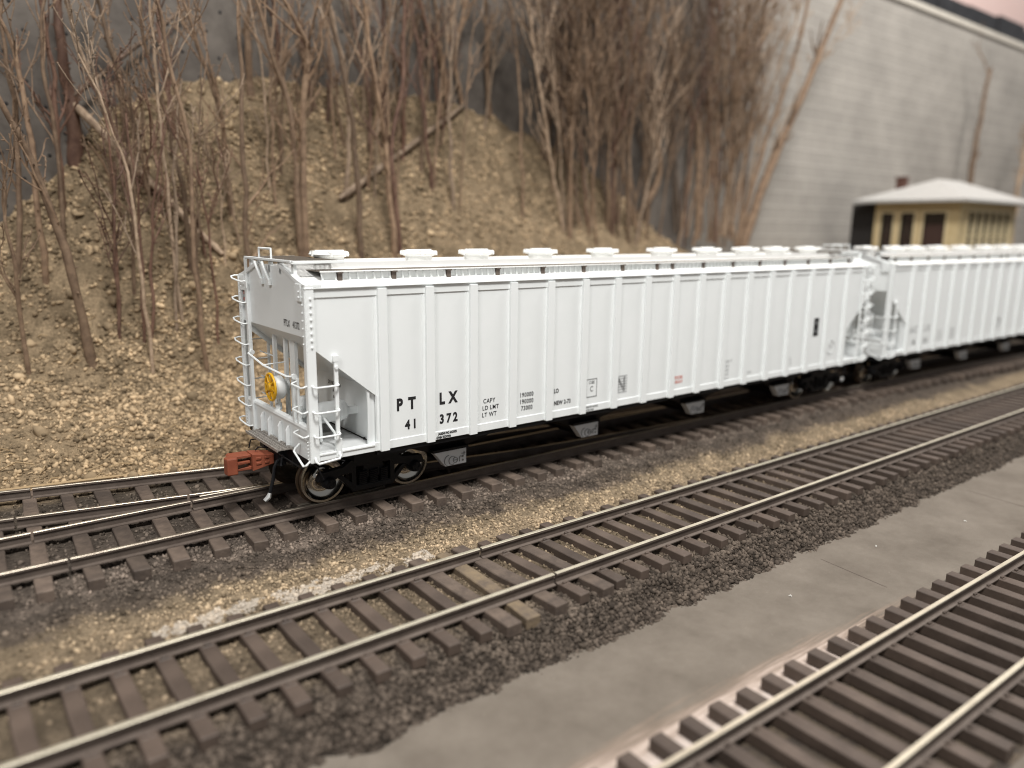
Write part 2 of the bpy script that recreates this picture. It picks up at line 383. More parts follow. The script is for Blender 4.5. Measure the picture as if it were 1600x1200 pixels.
def mesh_np(name, V, F, k):
    me = bpy.data.meshes.new(name)
    me.vertices.add(len(V)); me.vertices.foreach_set('co', np.ascontiguousarray(V, dtype=np.float32).ravel())
    me.loops.add(F.size); me.loops.foreach_set('vertex_index', np.ascontiguousarray(F, dtype=np.int32).ravel())
    me.polygons.add(len(F)); me.polygons.foreach_set('loop_start', np.arange(0, F.size, k, dtype=np.int32))
    me.update(calc_edges=True); me.validate(); return me

def bed_height(x, y):
    z = bed_z(x, y)
    edge = .18*fbm(x*1.3, 3.1, 0, 3)
    if y < -3.6: z = bed_z(x, y+edge*min(1, (-3.6-y)/.4))
    return z+.028*fbm(x*3, y*3, 1, 3)+.02*mnoise.noise((x*9, y*9, 2))
xs = np.concatenate([np.arange(-14, -6, .4), np.arange(-6, 16, .09), np.arange(16, 40, .3), np.arange(40, 121, 2.0)])
ys = np.concatenate([np.arange(-4.7, 1.0, .09), np.arange(1.0, 6.9, .25), [6.9, 7.0]])
tag(grid_object('ballast_bed', xs, ys, bed_height, M['earth']), kind='structure')
def mound_height(x, y):
    z = hill_z(x, y)
    a = max(0., min(1., (y-yfoot(x))/.8))
    d = .20*fbm(x*.9, y*.9, z*.9, 4)+.07*fbm(x*3.6, y*3.6, z*3.6, 4)
    return z-.06+a*d
xs = np.concatenate([np.arange(-14, -5, .35), np.arange(-5, 22, .11), np.arange(22, 81, 1.2)])
ys = np.concatenate([np.arange(4.2, 12.4, .09)])
tag(grid_object('dirt_mound', xs, ys, mound_height, M['earth']), kind='structure')
b = MB().box(-40, 140, -60, -3.4, BOARD_Z-.4, BOARD_Z)
tag(b.build('layout_board', M['board']), kind='structure')

# scribed joint lines on the board are real shallow grooves: thin dark strips of filler
j = MB()
for x, y0, y1 in ((8.0, -6.1, -4.75), (14.6, -6.2, -4.7), (24.0, -6.4, -4.7)):
    j.beam((x, y0, BOARD_Z+.002), (x+.15, y1, BOARD_Z+.002), .016, .005)
tag(j.build('board_joint', M['railside']), kind='structure')
bits = MB()
for x, y in ((6.3, -5.3), (9.6, -5.1), (12.5, -5.6)):
    a = random.uniform(0, 3); l = random.uniform(.012, .03)
    bits.tube([(x, y, BOARD_Z+.012), (x+l*math.cos(a), y+l*math.sin(a), BOARD_Z+.03), (x+2*l*math.cos(a+.5), y+2*l*math.sin(a+.5), BOARD_Z+.012)], .008, 5)
tag(bits.build('paint_crumbs', M['scuffbit']), kind='stuff')

# ------------------------------------------------------------------ stones (uncountable): ballast and the crumbly mound
ICO_V, ICO_F = None, None
def ico():
    global ICO_V, ICO_F
    bm = bmesh.new(); bmesh.ops.create_icosphere(bm, subdivisions=1, radius=1)
    ICO_V = np.array([v.co for v in bm.verts], dtype=np.float32); ICO_F = np.array([[v.index for v in f.verts] for f in bm.faces], dtype=np.int32); bm.free()
ico()
def stones(name, P, S, material):
    n = len(P)
    jit = 1+RNG.uniform(-.45, .4, (n, len(ICO_V), 1))
    V = ICO_V[None]*jit
    sc = S[:, None]*RNG.uniform(.5, 1.3, (n, 3))
    V = V*sc[:, None, :]
    # random rotation
    q = RNG.normal(size=(n, 4)); q /= np.linalg.norm(q, axis=1)[:, None]; w, x, y, z = q.T
    Rm = np.stack([1-2*(y*y+z*z), 2*(x*y-w*z), 2*(x*z+w*y), 2*(x*y+w*z), 1-2*(x*x+z*z), 2*(y*z-w*x), 2*(x*z-w*y), 2*(y*z+w*x), 1-2*(x*x+y*y)], -1).reshape(n, 3, 3)
    V = np.einsum('nij,nkj->nki', Rm, V)+P[:, None, :]
    F = ICO_F[None]+(np.arange(n)*len(ICO_V))[:, None, None]
    me = mesh_np(name, V.reshape(-1, 3), F.reshape(-1, 3), 3); me.materials.append(material)
    o = bpy.data.objects.new(name, me); SC.collection.objects.link(o); tag(o, kind='stuff'); return o
def scatter(n, xf, yf, zf, smin, smax, keep=None, sink=.3):
    P = []; S = []
    for i in range(n):
        x = xf(); y = yf(x)
        if keep and not keep(x, y): continue
        s = smin+(smax-smin)*random.random()**2.2
        P.append((x, y, zf(x, y)+s*(.5-sink))); S.append(s)
    return np.array(P, dtype=np.float32), np.array(S, dtype=np.float32)
near = lambda: random.triangular(-6, 24, -1.0)
P1, S1 = scatter(26000, near, lambda x: random.uniform(-4.5, -3.35), bed_height, .016, .055)      # shoulder in front of the middle track
P2, S2 = scatter(20000, near, lambda x: random.uniform(-1.5, 1.0), bed_height, .014, .042)          # strip between the tracks
P3, S3 = scatter(7000, near, lambda x: random.uniform(-3.6, -1.3), bed_height, .015, .04)
P4, S4 = scatter(6000, lambda: random.uniform(-6, 8), lambda x: random.uniform(.3, 5.2), bed_height, .015, .05)
stones('track_ballast', np.concatenate([P1, P2, P3, P4]), np.concatenate([S1, S2, S3, S4]), M['stones'])
kx = lambda: random.triangular(-6, 24, 0)
keep = lambda x, y: True
P1, S1 = scatter(20000, kx, lambda x: random.uniform(yfoot(x)+.05, 9), mound_height, .016, .062)
P2, S2 = scatter(46000, kx, lambda x: 12-7.0*random.random()**1.3, mound_height, .02, .078)
P3, S3 = scatter(300, kx, lambda x: random.uniform(yfoot(x)+.05, 12), mound_height, .09, .17)
# clustered crumbs: keep more where a low-frequency noise is high
def clump(P, S, t=-.25):
    k = np.array([fbm(p[0]*.8, p[1]*.8, p[2]*.8, 2)+random.uniform(-.35, .35) > t for p in P]); return P[k], S[k]
P2, S2 = clump(P2, S2)
stones('mound_gravel', np.concatenate([P1, P2, P3]), np.concatenate([S1, S2, S3]), M['stones'])

# ------------------------------------------------------------------ tracks
RAIL = [(-.07, -.19), (.07, -.19), (.07, -.172), (.013, -.155), (.013, -.06), (.037, -.045), (.037, -.008), (.03, 0), (-.03, 0), (-.037, -.008), (-.037, -.045), (-.013, -.06), (-.013, -.155), (-.07, -.172)]
def rail(path, z, parent, org, name='rail', top='railtop'):
    """path: list of (x, y); swept rail section, bright metal on the head"""
    mb = MB(); n = len(RAIL); V = []; F = []; mi = []
    pts = [Vector((p[0], p[1], 0)) for p in path]
    for i, p in enumerate(pts):
        d = (pts[min(i+1, len(pts)-1)]-pts[max(i-1, 0)]).normalized(); nrm = Vector((-d.y, d.x, 0))
        for a, h in RAIL: V.append(p+nrm*a+Vector((0, 0, z+h)))
    for i in range(len(pts)-1):
        for k in range(n):
            F.append((i*n+k, i*n+(k+1) % n, (i+1)*n+(k+1) % n, (i+1)*n+k)); mi.append(1 if k in (6, 7, 8) else 0)
    F.append(tuple(range(n))); F.append(tuple((len(pts)-1)*n+k for k in range(n-1, -1, -1))); mi += [0, 0]
    mb.v = [tuple(v) for v in V]; mb.f = F; mb.m = mi
    return mb.build(name, [M['railside'], M[top]], parent, org)
def tie_mesh(name, L, w, h, z, plates, material, rough=0.0, split=False):
    """one tie lying along Y, top at z, centred; spike plates at the rails"""
    mb = MB(); n = 7
    V = []
    for i in range(n):
        y = -L/2+L*i/(n-1)
        a = random.uniform(-rough, rough); c = random.uniform(-rough, rough)
        for x, zz in ((-w/2+a, -h), (w/2+c, -h), (w/2+c, 0), (-w/2+a, 0)):
            V.append((x, y, z+zz+(random.uniform(-rough, rough)*.6 if zz == 0 else 0)))
    F = [(0, 1, 2, 3), tuple((n-1)*4+k for k in (3, 2, 1, 0))]
    for i in range(n-1):
        for k in range(4): F.append((i*4+k, i*4+(k+1) % 4, (i+1)*4+(k+1) % 4, (i+1)*4+k))
    mb.add(V, F)
    for py in plates:
        for s in (-1, 1):
            mb.box(-.045, .045, py+s*.095-.022, py+s*.095+.022, z-.01, z+.035)
            mb.box(-.085, .085, py+s*.135-.02, py+s*.135+.02, z-.01, z+.012)
    return mb.mesh(name, material, smooth=None)
def place_tie(me, x, y, rz, parent, label=None, bevel=True):
    o = bpy.data.objects.new('tie', me); SC.collection.objects.link(o); o.parent = parent
    o.location = (x, y, 0); o.rotation_euler = (0, 0, rz)
    if bevel:
        b = o.modifiers.new('bevel', 'BEVEL'); b.width = .014; b.segments = 1; b.limit_method = 'ANGLE'
    if label: o['label'] = label
    return o
G = 1.505/2
# middle track
zt = -.40
mid = empty('railway_track', (0, -2.57, 0)); 
tag(mid, 'middle railway track on ballast with a rail joint and a few wooden ties', 'railway track', 'tracks of the model railway')
org = (0, -2.57, 0)
mx = lambda x: -2.57+.0022*(x-2)
segs = [(-12, 2.36), (2.40, 30), (30, 115)]
for s in (-1, 1):
    for a, b_ in ([(-12, 2.60), (2.64, 34), (34, 115)] if s < 0 else [(-12, 2.20), (2.24, 34), (34, 115)]):
        rail([(x, mx(x)+s*G) for x in np.linspace(a, b_, 6)], zt, mid, org)
TM = [tie_mesh('tie', 2.62, .215, .17, zt-.175, (-G, G), M['tie'], .006) for _ in range(3)]
WM = [tie_mesh('wooden_tie', 2.75, .27, .2, zt-.182, (), M['woodtie'], .018) for _ in range(3)]
RM = tie_mesh('scraped_tie', 2.7, .26, .2, zt-.182, (), M['rawtie'], .02)
x = -6.2; k = 0
MID_TIES = []
while x < 62:
    if 1.15 < x < 3.3: x += .0
    else:
        MID_TIES.append(x)
    x += .545
for i, x in enumerate(MID_TIES[:94]):
    place_tie(TM[i % 3], x, mx(x)+2.57+random.uniform(-.02, .02), random.uniform(-.012, .012), mid)
far = MB()
for x in MID_TIES[94:]: far.box(x-.105, x+.105, mx(x)-1.31, mx(x)+1.31, zt-.34, zt-.175)
tag(far.build('distant_ties', M['tie'], mid, org), kind='stuff')
place_tie(WM[0], 1.30, .0, .02, mid, 'wooden tie with worn corners')
place_tie(RM, 1.75, -.02, -.03, mid, 'scraped wooden tie with bare yellow patches')
place_tie(WM[1], 2.22, .03, .035, mid, 'wooden tie with worn corners')
place_tie(TM[1], 2.72, .0, .05, mid)
place_tie(WM[2], 3.20, .02, .04, mid, 'wide flat wooden tie')
# near track lying straight on the board
ang = -.0185
near_t = empty('railway_track', (0, -7.81, 0), ang)
tag(near_t, 'near railway track lying straight on the painted board in the lower right corner', 'railway track', 'tracks of the model railway')
zt0 = -.75
for s in (-1, 1):
    rail([(x, s*(G-.005)) for x in np.linspace(-14, 70, 5)], zt0, near_t, (0, 0, 0))
TN = [tie_mesh('tie', 2.62, .215, .175, zt0-.178, (-G, G), M['tie'], .006) for _ in range(3)]
for i in range(62):
    place_tie(TN[i % 3], -4.0+i*.545, random.uniform(-.02, .02), random.uniform(-.012, .012), near_t)
# rear siding with a turnout: the cars stand on it
SY = 1.60
def sy(x): return SY if x < 12 else SY-.00145*(x-12)**2*(1 if x < 32 else 1) if x < 32 else SY-.00145*400-.058*(x-32)
turn = empty('railway_track', (0, SY, 0))
tag(turn, 'rear railway siding under the white freight cars, splitting at a turnout', 'railway track', 'tracks of the model railway')
org = (0, SY, 0)
def siding_rail(path, **k): return rail(path, 0, turn, org, top='railtopdull', **k)
for a, b_ in ((-12, -3.62), (-3.58, 13), (13, 60)):
    siding_rail([(x, sy(x)-G) for x in np.linspace(a, b_, 3 if b_ < 14 else 20)])
for a, b_ in ((-12, -3.95), (-3.91, -1.42), (-1.38, 13), (13, 60)):
    siding_rail([(x, sy(x)+G) for x in np.linspace(a, b_, 3 if b_ < 14 else 20)])
# diverging route: its far rail comes from (-4.1, 4.94), joins the straight route's far rail at x = 13
def div_far(x): return interp(x, [-14, -4.1, -.28, 2, 5, 8, 13], [7.3, 4.94, 4.06, 3.56, 3.02, 2.66, SY+G])
def div_near(x): return interp(x, [-14, -4.3, -1.39, .28, 2.6, 6, 12], [5.4, 3.30, 2.74, 2.42, 1.96, 1.36, SY-G+.05])
for a, b_ in ((-12, -3.7), (-3.66, 12.8)):
    siding_rail([(x, div_far(x)) for x in np.linspace(a, b_, 10)])
for a, b_ in ((-12, -4.1), (-4.06, -1.37), (-1.33, .10), (.75, 11.6)):
    siding_rail([(x, div_near(x)) for x in np.linspace(a, b_, 8)])
siding_rail([(-1.2, SY+G+.19), (.3, SY+G+.10), (1.4, SY+G+.12), (1.8, SY+G+.2)], name='wing_rail')
siding_rail([(.1, SY-G+.14), (1.6, SY-G+.12), (1.9, SY-G+.2)], name='guard_rail')
x = -6.3; i = 0
random.seed(21)
while x < 44:
    far_y = div_far(x)+.62 if x < 12 else sy(x)+1.32
    if x < -5: far_y = sy(x)+1.4
    near_y = sy(x)-1.36+random.uniform(-.05, .05)
    L = far_y-near_y
    m = tie_mesh('wooden_tie', L, .25+random.uniform(-.02, .03), .19, -.19, (), M['woodtie'], .014)
    place_tie(m, x, (far_y+near_y)/2-SY, random.uniform(-.03, .03)-(.05 if x < 4 else 0), turn)
    x += .60+random.uniform(-.06, .06); i += 1
x = -6.0
while x < -4.9:
    m = tie_mesh('wooden_tie', 2.4, .25, .19, -.19, (), M['woodtie'], .014); place_tie(m, x, div_far(x)-.75-SY, -.2, turn); x += .6

# ------------------------------------------------------------------ the covered hopper car
CL, CW, ZB, ZT = 18.28, 3.23, 1.07, 4.02
CO = (CL/2, CW/2, 0)
PX = [1.39+.9685*i for i in range(17)]
def rot180(mb):
    r = MB(); r.v = [(CL-x, CW-y, z) for x, y, z in mb.v]; r.f = list(mb.f); r.m = list(mb.m); return r
def mirror_y(mb):
    r = MB(); r.v = [(x, CW-y, z) for x, y, z in mb.v]; r.f = [tuple(reversed(f)) for f in mb.f]; r.m = list(mb.m); return r
car = empty('hopper_car', (CO[0], CO[1], 0))
tag(car, 'white covered hopper car lettered PTLX 41372 with a rust red coupler and yellow brake wheel', 'freight car', 'white covered hopper cars on the rear siding')
WH = M['white']
def P(mb, name, m=WH, parent=car, smooth=None, bevel=0.0): return mb.build(name, m, parent, CO, smooth, bevel)
def both_ends(fn, name, m=WH, parent=car, smooth=None, bevel=0.0):
    a = P(fn(), name, m, parent, smooth, bevel); b = P(rot180(fn()), name, m, parent, smooth, bevel); return a, b
SIDE = [(.10, 4.0), (CL-.10, 4.0), (CL-.10, 3.03), (CL-1.26, 2.08), (CL-1.26, ZB+.02), (1.26, ZB+.02), (1.26, 2.08), (.10, 3.03)]
side = MB().prism(SIDE, 1, .028, .085)
P(side, 'side_sheet'); P(mirror_y(side), 'side_sheet')
def trim():
    t = MB(); t.box(.0, CL, .012, .10, 3.86, ZT-.01)                                 # top chord band
    t.box(1.20, CL-1.20, .014, .09, ZB, ZB+.155)                                       # sill band
    for a_, b_ in ((.15, 1.20), (CL-1.20, CL-.15)):
        t.box(a_, b_, .004, .07, ZB+.002, ZB+.125); t.box(a_, b_, -.012, .10, ZB+.10, ZB+.135)
    t.box(-.01, CL+.01, -.02, .42, ZT-.01, ZT+.012); t.box(.4, CL-.4, .40, .44, ZT+.014, 4.10)                                      # eave flange
    return t
P(trim(), 'top_chord_and_sill', bevel=.006); P(mirror_y(trim()), 'top_chord_and_sill', bevel=.006)
pm = None
for k in range(2):
    for i, x in enumerate(PX):
        if i == 0 and k == 0:
            p = MB(); p.box(x-.085, x+.085, -.045, .035, ZB-.012, 3.985); p.box(x-.118, x+.118, .022, .040, ZB-.006, 3.93); p.box(x-.150, x-.142, .022, .032, ZB+.16, 3.86); p.box(x+.142, x+.150, .022, .032, ZB+.16, 3.86)
            pm = P(p, 'side_post', bevel=.008)
        else:
            o = pm.copy(); SC.collection.objects.link(o); o.parent = car
            o.location = (x-PX[0], 0, 0)
            if k == 1: o.rotation_euler = (0, 0, math.pi); o.location = (x-(CL-PX[0])+0.0, 0, 0)
# ends
PROF = [(.05, ZT), (.30, 4.09), (1.12, 4.33), (2.11, 4.33), (2.93, 4.09), (CW-.05, ZT)]
def end_sheet(): return MB().prism(PROF+[(CW-.05, 3.20), (.05, 3.20)], 0, .03, .07)
both_ends(end_sheet, 'end_sheet')
def slope():
    return MB().prism([(.045, 3.20), (.09, 3.24), (2.50, 1.22), (2.50, 1.14)], 1, .09, CW-.09)
both_ends(slope, 'slope_sheet')
def bulkhead():
    b = MB().box(1.24, 1.28, .10, CW-.10, 1.2, 2.26); b.box(1.10, 1.24, .09, .12, 1.2, 2.2); b.box(1.10, 1.14, .05, .12, 1.2, 2.16); return b
both_ends(bulkhead, 'bolster_web')
both_ends(lambda: MB().box(.12, 1.3, .06, CW-.06, 1.14, 1.19), 'end_deck', M['floorgrey'])
def end_sill():
    s = MB(); s.box(.02, .07, .05, CW-.05, ZB, 1.60)
    s.tube([(.055, .14, 1.62), (.055, CW-.14, 1.62)], .065, 10)
    for y in (.98, 1.36, 1.87, 2.25):
        s.prism([(.02, 1.12), (-.06, 1.12), (-.06, 1.44), (-.02, 1.52), (.02, 1.52)], 1, y-.018, y+.018)
        for z in (1.18, 1.26, 1.34, 1.42): s.box(.008, .02, y+.055, y+.075, z, z+.02)
    return s
both_ends(end_sill, 'end_sill', bevel=.006)
def posts():
    r = []
    for y0, y1, sgn in ((0, .05, 1), (CW-.05, CW, -1)):
        m = MB(); m.box(.0, .15, min(y0, y1)-.012, max(y0, y1)-.012 if sgn > 0 else max(y0, y1)+.012, ZB-.01, ZT+.02)
        m.box(-.012, .03, y0 if sgn > 0 else y1-.11, y0+.11 if sgn > 0 else y1, ZB-.01, ZT-.02)
        for i in range(8):
            z = 3.05+i*.115; yy = -.022 if sgn > 0 else CW+.022
            m.lathe([(.018, -.012), (.018, .012)], (.085, yy, z), 1, 8)
        for i in range(7):
            m.lathe([(.012, -.02), (.012, 0)], (-.012, y0+.085 if sgn > 0 else y1-.085, 3.1+i*.13), 0, 8)
            m.lathe([(.010, -.02), (.010, 0)], (-.012, y0+.085 if sgn > 0 else y1-.085, 1.12+i*.06), 0, 8)
        r.append(m)
    return r
for m in posts(): P(m, 'corner_post', bevel=.006); P(rot180(m), 'corner_post', bevel=.006)
def u_rung(a, b, out, r=.017):
    a, b, o = Vector(a), Vector(b), Vector(out); d = (b-a).normalized()*.03
    return [a, a+o*.7, a+o+d, b+o-d, b+o*.7, b]
def end_ladder_short():
    m = MB(); m.box(.0, .04, .50, .545, 1.60, 2.46)
    for z in (2.40, 1.96, 1.54): m.tube(u_rung((0, .52, z), (0, .05, z), (-.10, 0, -.03)), .016, 6)
    m.tube(u_rung((0, .50, 1.30), (0, .04, 1.10), (-.12, 0, -.10)), .018, 6)
    return m
def side_ladder_short():
    m = MB(); m.box(.46, .525, -.03, .01, 1.10, 2.86); m.box(.44, .54, -.035, .03, 2.78, 2.88); m.lathe([(.03, -.02), (.03, .02)], (.49, -.035, 2.68), 1, 10)
    m.box(.45, .56, -.02, .05, 1.10, 1.42)
    for z in (2.40, 1.96, 1.54): m.tube(u_rung((.06, -.01, z), (.51, -.01, z), (0, -.09, -.02)), .016, 6)
    m.tube(u_rung((.06, -.01, 1.16), (.50, -.01, 1.20), (0, -.09, -.10)), .02, 6)
    return m
def end_ladder_tall():
    y0, y1 = CW-.02, CW-.47
    m = MB(); m.box(-.02, .03, y0-.03, y0+.02, ZB, 4.05); m.box(-.035, .03, y1-.045, y1+.045, ZB, 4.06)
    m.box(.03, .05, y1, y0, 3.45, 4.0)
    for i in range(8):
        z = 1.18+i*.405
        m.tube([(-.02, y1, z-.03), (-.10, y1+.02, z-.04), (-.12, y1+.15, z-.03), (-.13, y0, z), (-.12, y0+.09, z+.03), (-.04, y0+.10, z+.05), (.02, y0+.03, z+.05)], .016, 6)
    m.box(-.05, -.03, y1-.10, y1, 3.86, 3.98)
    return m
def side_ladder_tall():
    m = MB(); y = CW
    m.box(.50, .55, y-.01, y+.03, ZB, 4.05)
    for i in range(8):
        z = 1.18+i*.405; m.tube(u_rung((.06, y+.01, z), (.53, y+.01, z), (0, .10, -.02)), .016, 6)
    return m
for fn in (end_ladder_short, side_ladder_short, end_ladder_tall, side_ladder_tall): both_ends(fn, 'ladder', bevel=0)
# roof
roof = MB().prism(PROF+[(2.93, 4.02), (2.11, 4.26), (1.12, 4.26), (.30, 4.02)], 0, .072, CL-.072)
roof.box(.6, CL-.6, .96, 1.0, 4.26, 4.395); roof.box(.6, CL-.6, CW-1.0, CW-.96, 4.26, 4.395)
P(roof, 'roof', M['roofwhite'])
def endcap():                                        # angle along the sloping end of the roof with its bolted bracket
    m = MB(); m.prism([(.12, ZT+.0), (.30, 4.075), (1.12, 4.33), (1.12, 4.40), (.28, 4.15), (.02, 4.09)], 0, -.01, .10)
    m.box(-.02, .03, .13, .36, 3.80, 4.09); m.box(.0, .30, -.01, .30, 4.035, 4.085)
    for z in (3.87, 3.96): m.lathe([(.018, -.02), (.018, 0)], (-.02, .20, z), 0, 8)
    return m
both_ends(lambda: mirror_y(endcap()), 'roof_end_angle', bevel=.008)
both_ends(endcap, 'roof_end_angle', bevel=.008)
def hatch():
    root = MB()
    root.lathe([(.285, -.03), (.285, .14), (.33, .15)], (0, 0, 0), 2, 28)
    lid = MB(); lid.lathe([(.30, .125), (.37, .155), (.395, .19), (.375, .215), (.22, .25), (.0, .262)], (0, 0, 0), 2, 28)
    lat = MB()
    for k in range(6):
        t = k*math.pi/3+.2; c, s = math.cos(t), math.sin(t)
        lat.box(.33*c-.05, .33*c+.05, .33*s-.05, .33*s+.05, .19, .255); lat.lathe([(.03, .15), (.03, .235)], (.385*c, .385*s, 0), 2, 8)
    lat.box(-.30, .30, -.03, .03, .245, .28)
    return root, lid, lat
hb, hl, hla = hatch()
hm = (hb.mesh('hatch', M['roofwhite'], smooth=40), hl.mesh('hatch_lid', M['roofwhite'], smooth=40), hla.mesh('hatch_latch', M['roofwhite']))
def place_hatch(x):
    h = bpy.data.objects.new('hatch', hm[0]); SC.collection.objects.link(h); h.parent = car; h.location = (x-CO[0], 0, 4.350); h.scale = (.95, .95, .86)
    for n, me in (('lid', hm[1]), ('latches', hm[2])):
        c = bpy.data.objects.new(n, me); SC.collection.objects.link(c); c.parent = h
for x in (1.18, 3.11, 4.53, 6.31, 8.27, 10.41, 12.25, 14.0, 15.5, 17.25): place_hatch(x)
# raised walkways along the roof with ribbed apron plates and dark brackets
BR = [.80, 1.85, 3.02, 4.18, 5.35, 6.51, 7.71, 8.87]; BR = BR+[CL-x for x in reversed(BR)]
def walkway():
    m = MB(); m.box(.42, CL-.42, .34, .93, 4.262, 4.276)
    return m
def walk_edge():
    m = MB(); m.box(.42, CL-.42, .325, .34, 4.256, 4.279); return m
for f_ in (lambda q: q, mirror_y):
    P(f_(walkway()), 'running_board', M['etched']); P(f_(walk_edge()), 'running_board_edge', M['roofwhite'])
    for a, b_ in zip([.45]+BR, BR+[CL-.45]):
        if b_-a < .45 and a > 1 and b_ < CL-1: pass
        m = MB(); x0, x1 = a+.055, b_-.055
        m.box(x0, x1, .41, .425, 4.075, 4.248)
        n = max(1, int((x1-x0)/.135))
        for i in range(n+1):
            xx = x0+(x1-x0)*i/n; m.beam((xx, .395, 4.08), (xx-.025, .395, 4.245), .026, .034)
        for i in range(n*2):
            xx = x0+(x1-x0)*(i+.5)/(n*2); m.box(xx-.03, xx+.03, .355, .42, 4.06, 4.095)
        P(f_(m), 'apron_plate')
    for x in BR:
        m = MB(); m.box(x-.042, x+.042, .352, .44, 4.04, 4.245); m.box(x-.05, x+.05, .322, .44, 4.232, 4.258)
        P(f_(m), 'walkway_bracket', M['railside'])
def crosswalk():
    m = MB(); m.box(.0, .03, .48, 2.66, 4.40, 4.45); m.box(.88, .91, .48, 2.66, 4.40, 4.45)
    y = .48
    while y < 2.67: m.box(.03, .88, y-.01, y+.01, 4.42, 4.45); y += .075
    x = .10
    while x < .88: m.box(x-.008, x+.008, .48, 2.66, 4.43, 4.446); x += .085
    return m
both_ends(crosswalk, 'end_walkway', M['etched'])
def xwalk_frame():
    m = MB(); m.box(-.05, .0, .44, 2.70, 4.415, 4.456); m.box(-.03, .93, .44, .48, 4.40, 4.45); m.box(-.03, .93, 2.66, 2.70, 4.40, 4.45)
    for y in (2.08, 1.70): m.beam((-.07, y, 4.39), (.0, y-.12, 4.08), .055, .03); m.box(-.03, .03, y-.18, y-.08, 3.98, 4.09)
    for y in (.55, 1.1, 1.62, 2.6): m.box(.03, .09, y-.05, y+.05, 4.2, 4.39)
    m.box(-.02, .02, CW-.47-.03, CW-.47+.05, 4.0, 4.42)
    return m
both_ends(xwalk_frame, 'walkway_support', bevel=.005)
both_ends(lambda: MB().tube([(.05, 1.55, 4.45), (.05, 1.55, 4.62), (.05, 2.15, 4.62), (.05, 2.15, 4.45)], .02, 6), 'handhold')
# end details behind the ladder posts: stanchions, railing, brake rigging
def stanchions():
    m = MB()
    for y, w in ((2.36, .045), (1.80, .045), (1.42, .12), (.84, .045)):
        m.box(.30, .36, y-w, y+w, 1.18, 3.06)
    m.box(.36, .40, 1.42-.03, 1.42+.03, 1.18, 3.0)
    return m
both_ends(stanchions, 'stanchion')
def railing():
    m = MB()
    m.tube([(.0, 2.72, 2.62), (-.10, 2.60, 2.62), (-.10, 1.80, 2.50), (-.08, .75, 2.46), (.0, .60, 2.47)], .02, 6)
    m.tube([(-.10, 1.85, 2.5), (.32, 1.85, 2.52)], .015, 6); m.lathe([(.05, -.03), (.05, .03)], (.0, 2.70, 2.62), 1, 8); m.lathe([(.05, -.03), (.05, .03)], (.0, .62, 2.47), 1, 8)
    m.tube([(.33, 2.36, 2.05), (.33, 3.18, 2.05)], .014, 6); m.tube([(.33, 2.36, 2.55), (.33, 3.18, 2.55)], .014, 6); m.tube([(.33, 2.36, 1.7), (.33, 3.18, 1.7)], .014, 6)
    m.beam((.02, .70, 1.62), (.02, .70, 2.46), .05, .05)
    m.prism([(.55, 1.66), (.75, 1.66), (.75, 2.0), (.68, 2.05)], 0, .05, .09)
    return m
both_ends(railing, 'railing')
bw = empty('brake_wheel', (0, 0, 0), 0, car)
BWC = (-.02, 1.72, 2.10)
m = MB()
n = 28
ring = [(BWC[0], BWC[1]+.25*math.cos(2*math.pi*k/n), BWC[2]+.25*math.sin(2*math.pi*k/n)) for k in range(n+1)]
m.tube(ring, .024, 8, cap=False)
m.build('rim', M['yellow'], bw, CO, 60)
m = MB(); m.lathe([(.0, -.05), (.06, -.05), (.09, -.01), (.12, .012), (.12, .02)], BWC, 0, 16)
for k in range(8):
    t = 2*math.pi*k/8+.2; m.beam((BWC[0]-.005, BWC[1]+.10*math.cos(t), BWC[2]+.10*math.sin(t)), (BWC[0], BWC[1]+.25*math.cos(t), BWC[2]+.25*math.sin(t)), .05, .02)
m.build('spokes', M['yellow'], bw, CO, 40)
m = MB(); m.lathe([(.0, .03), (.20, .03), (.22, .06), (.22, .20), (.15, .26), (.0, .26)], (BWC[0], BWC[1]-.0, BWC[2]-.02), 0, 20); m.lathe([(.10, .26), (.10, .34)], BWC, 0, 12)
m.tube([(BWC[0]+.14, BWC[1], BWC[2]-.2), (BWC[0]+.14, BWC[1], 1.75), (BWC[0]+.16, BWC[1]-.02, 1.25)], .035, 8); m.lathe([(.06, -.06), (.06, .06)], (BWC[0]+.14, BWC[1], 1.72), 2, 8)
P(m, 'brake_gear_housing', smooth=40)
m = MB(); m.lathe([(.0, -.31), (.13, -.30), (.18, -.25), (.19, -.21), (.19, .19), (.18, .24), (.12, .29), (.0, .30)], (.74, .80, 1.72), 0, 24); m.lathe([(.205, .12), (.205, .15)], (.74, .80, 1.72), 0, 24)
m.box(1.00, 1.24, .74, .84, 1.63, 1.76); m.prism([(.28, 1.62), (.62, 1.50), (.62, 2.02), (.50, 2.05), (.28, 1.85)], 1, 1.05, 1.08)
P(m, 'air_reservoir', smooth=40)
m = MB(); c = (.28, 1.02, 1.72)
m.box(.18, .40, .92, 1.14, 1.62, 1.86); m.lathe([(.09, -.14), (.09, .02), (.06, .08)], (.30, 1.0, 1.94), 2, 12); m.box(.10, .5, 1.0, 1.05, 1.5, 1.6); m.lathe([(.07, -.1), (.07, .1)], (.20, .86, 1.75), 1, 10)
m.tube([(.36, .95, 1.78), (.42, .70, 1.76), (.44, .60, 1.70), (.44, .58, 1.25)], .026, 8); m.tube([(.36, .98, 1.85), (.50, .70, 1.72), (.62, .42, 1.42), (.60, .30, 1.22)], .024, 8)
m.tube([(.22, .9, 1.62), (.25, .75, 1.45), (.30, .60, 1.22)], .024, 8); m.tube([(.40, 1.1, 1.7), (.8, 1.2, 1.6), (1.24, 1.3, 1.5)], .02, 6)
m.prism([(.12, 1.2), (.55, 1.2), (.45, 1.55), (.30, 1.72)], 1, 1.10, 1.13)
P(m, 'brake_valve', smooth=40)
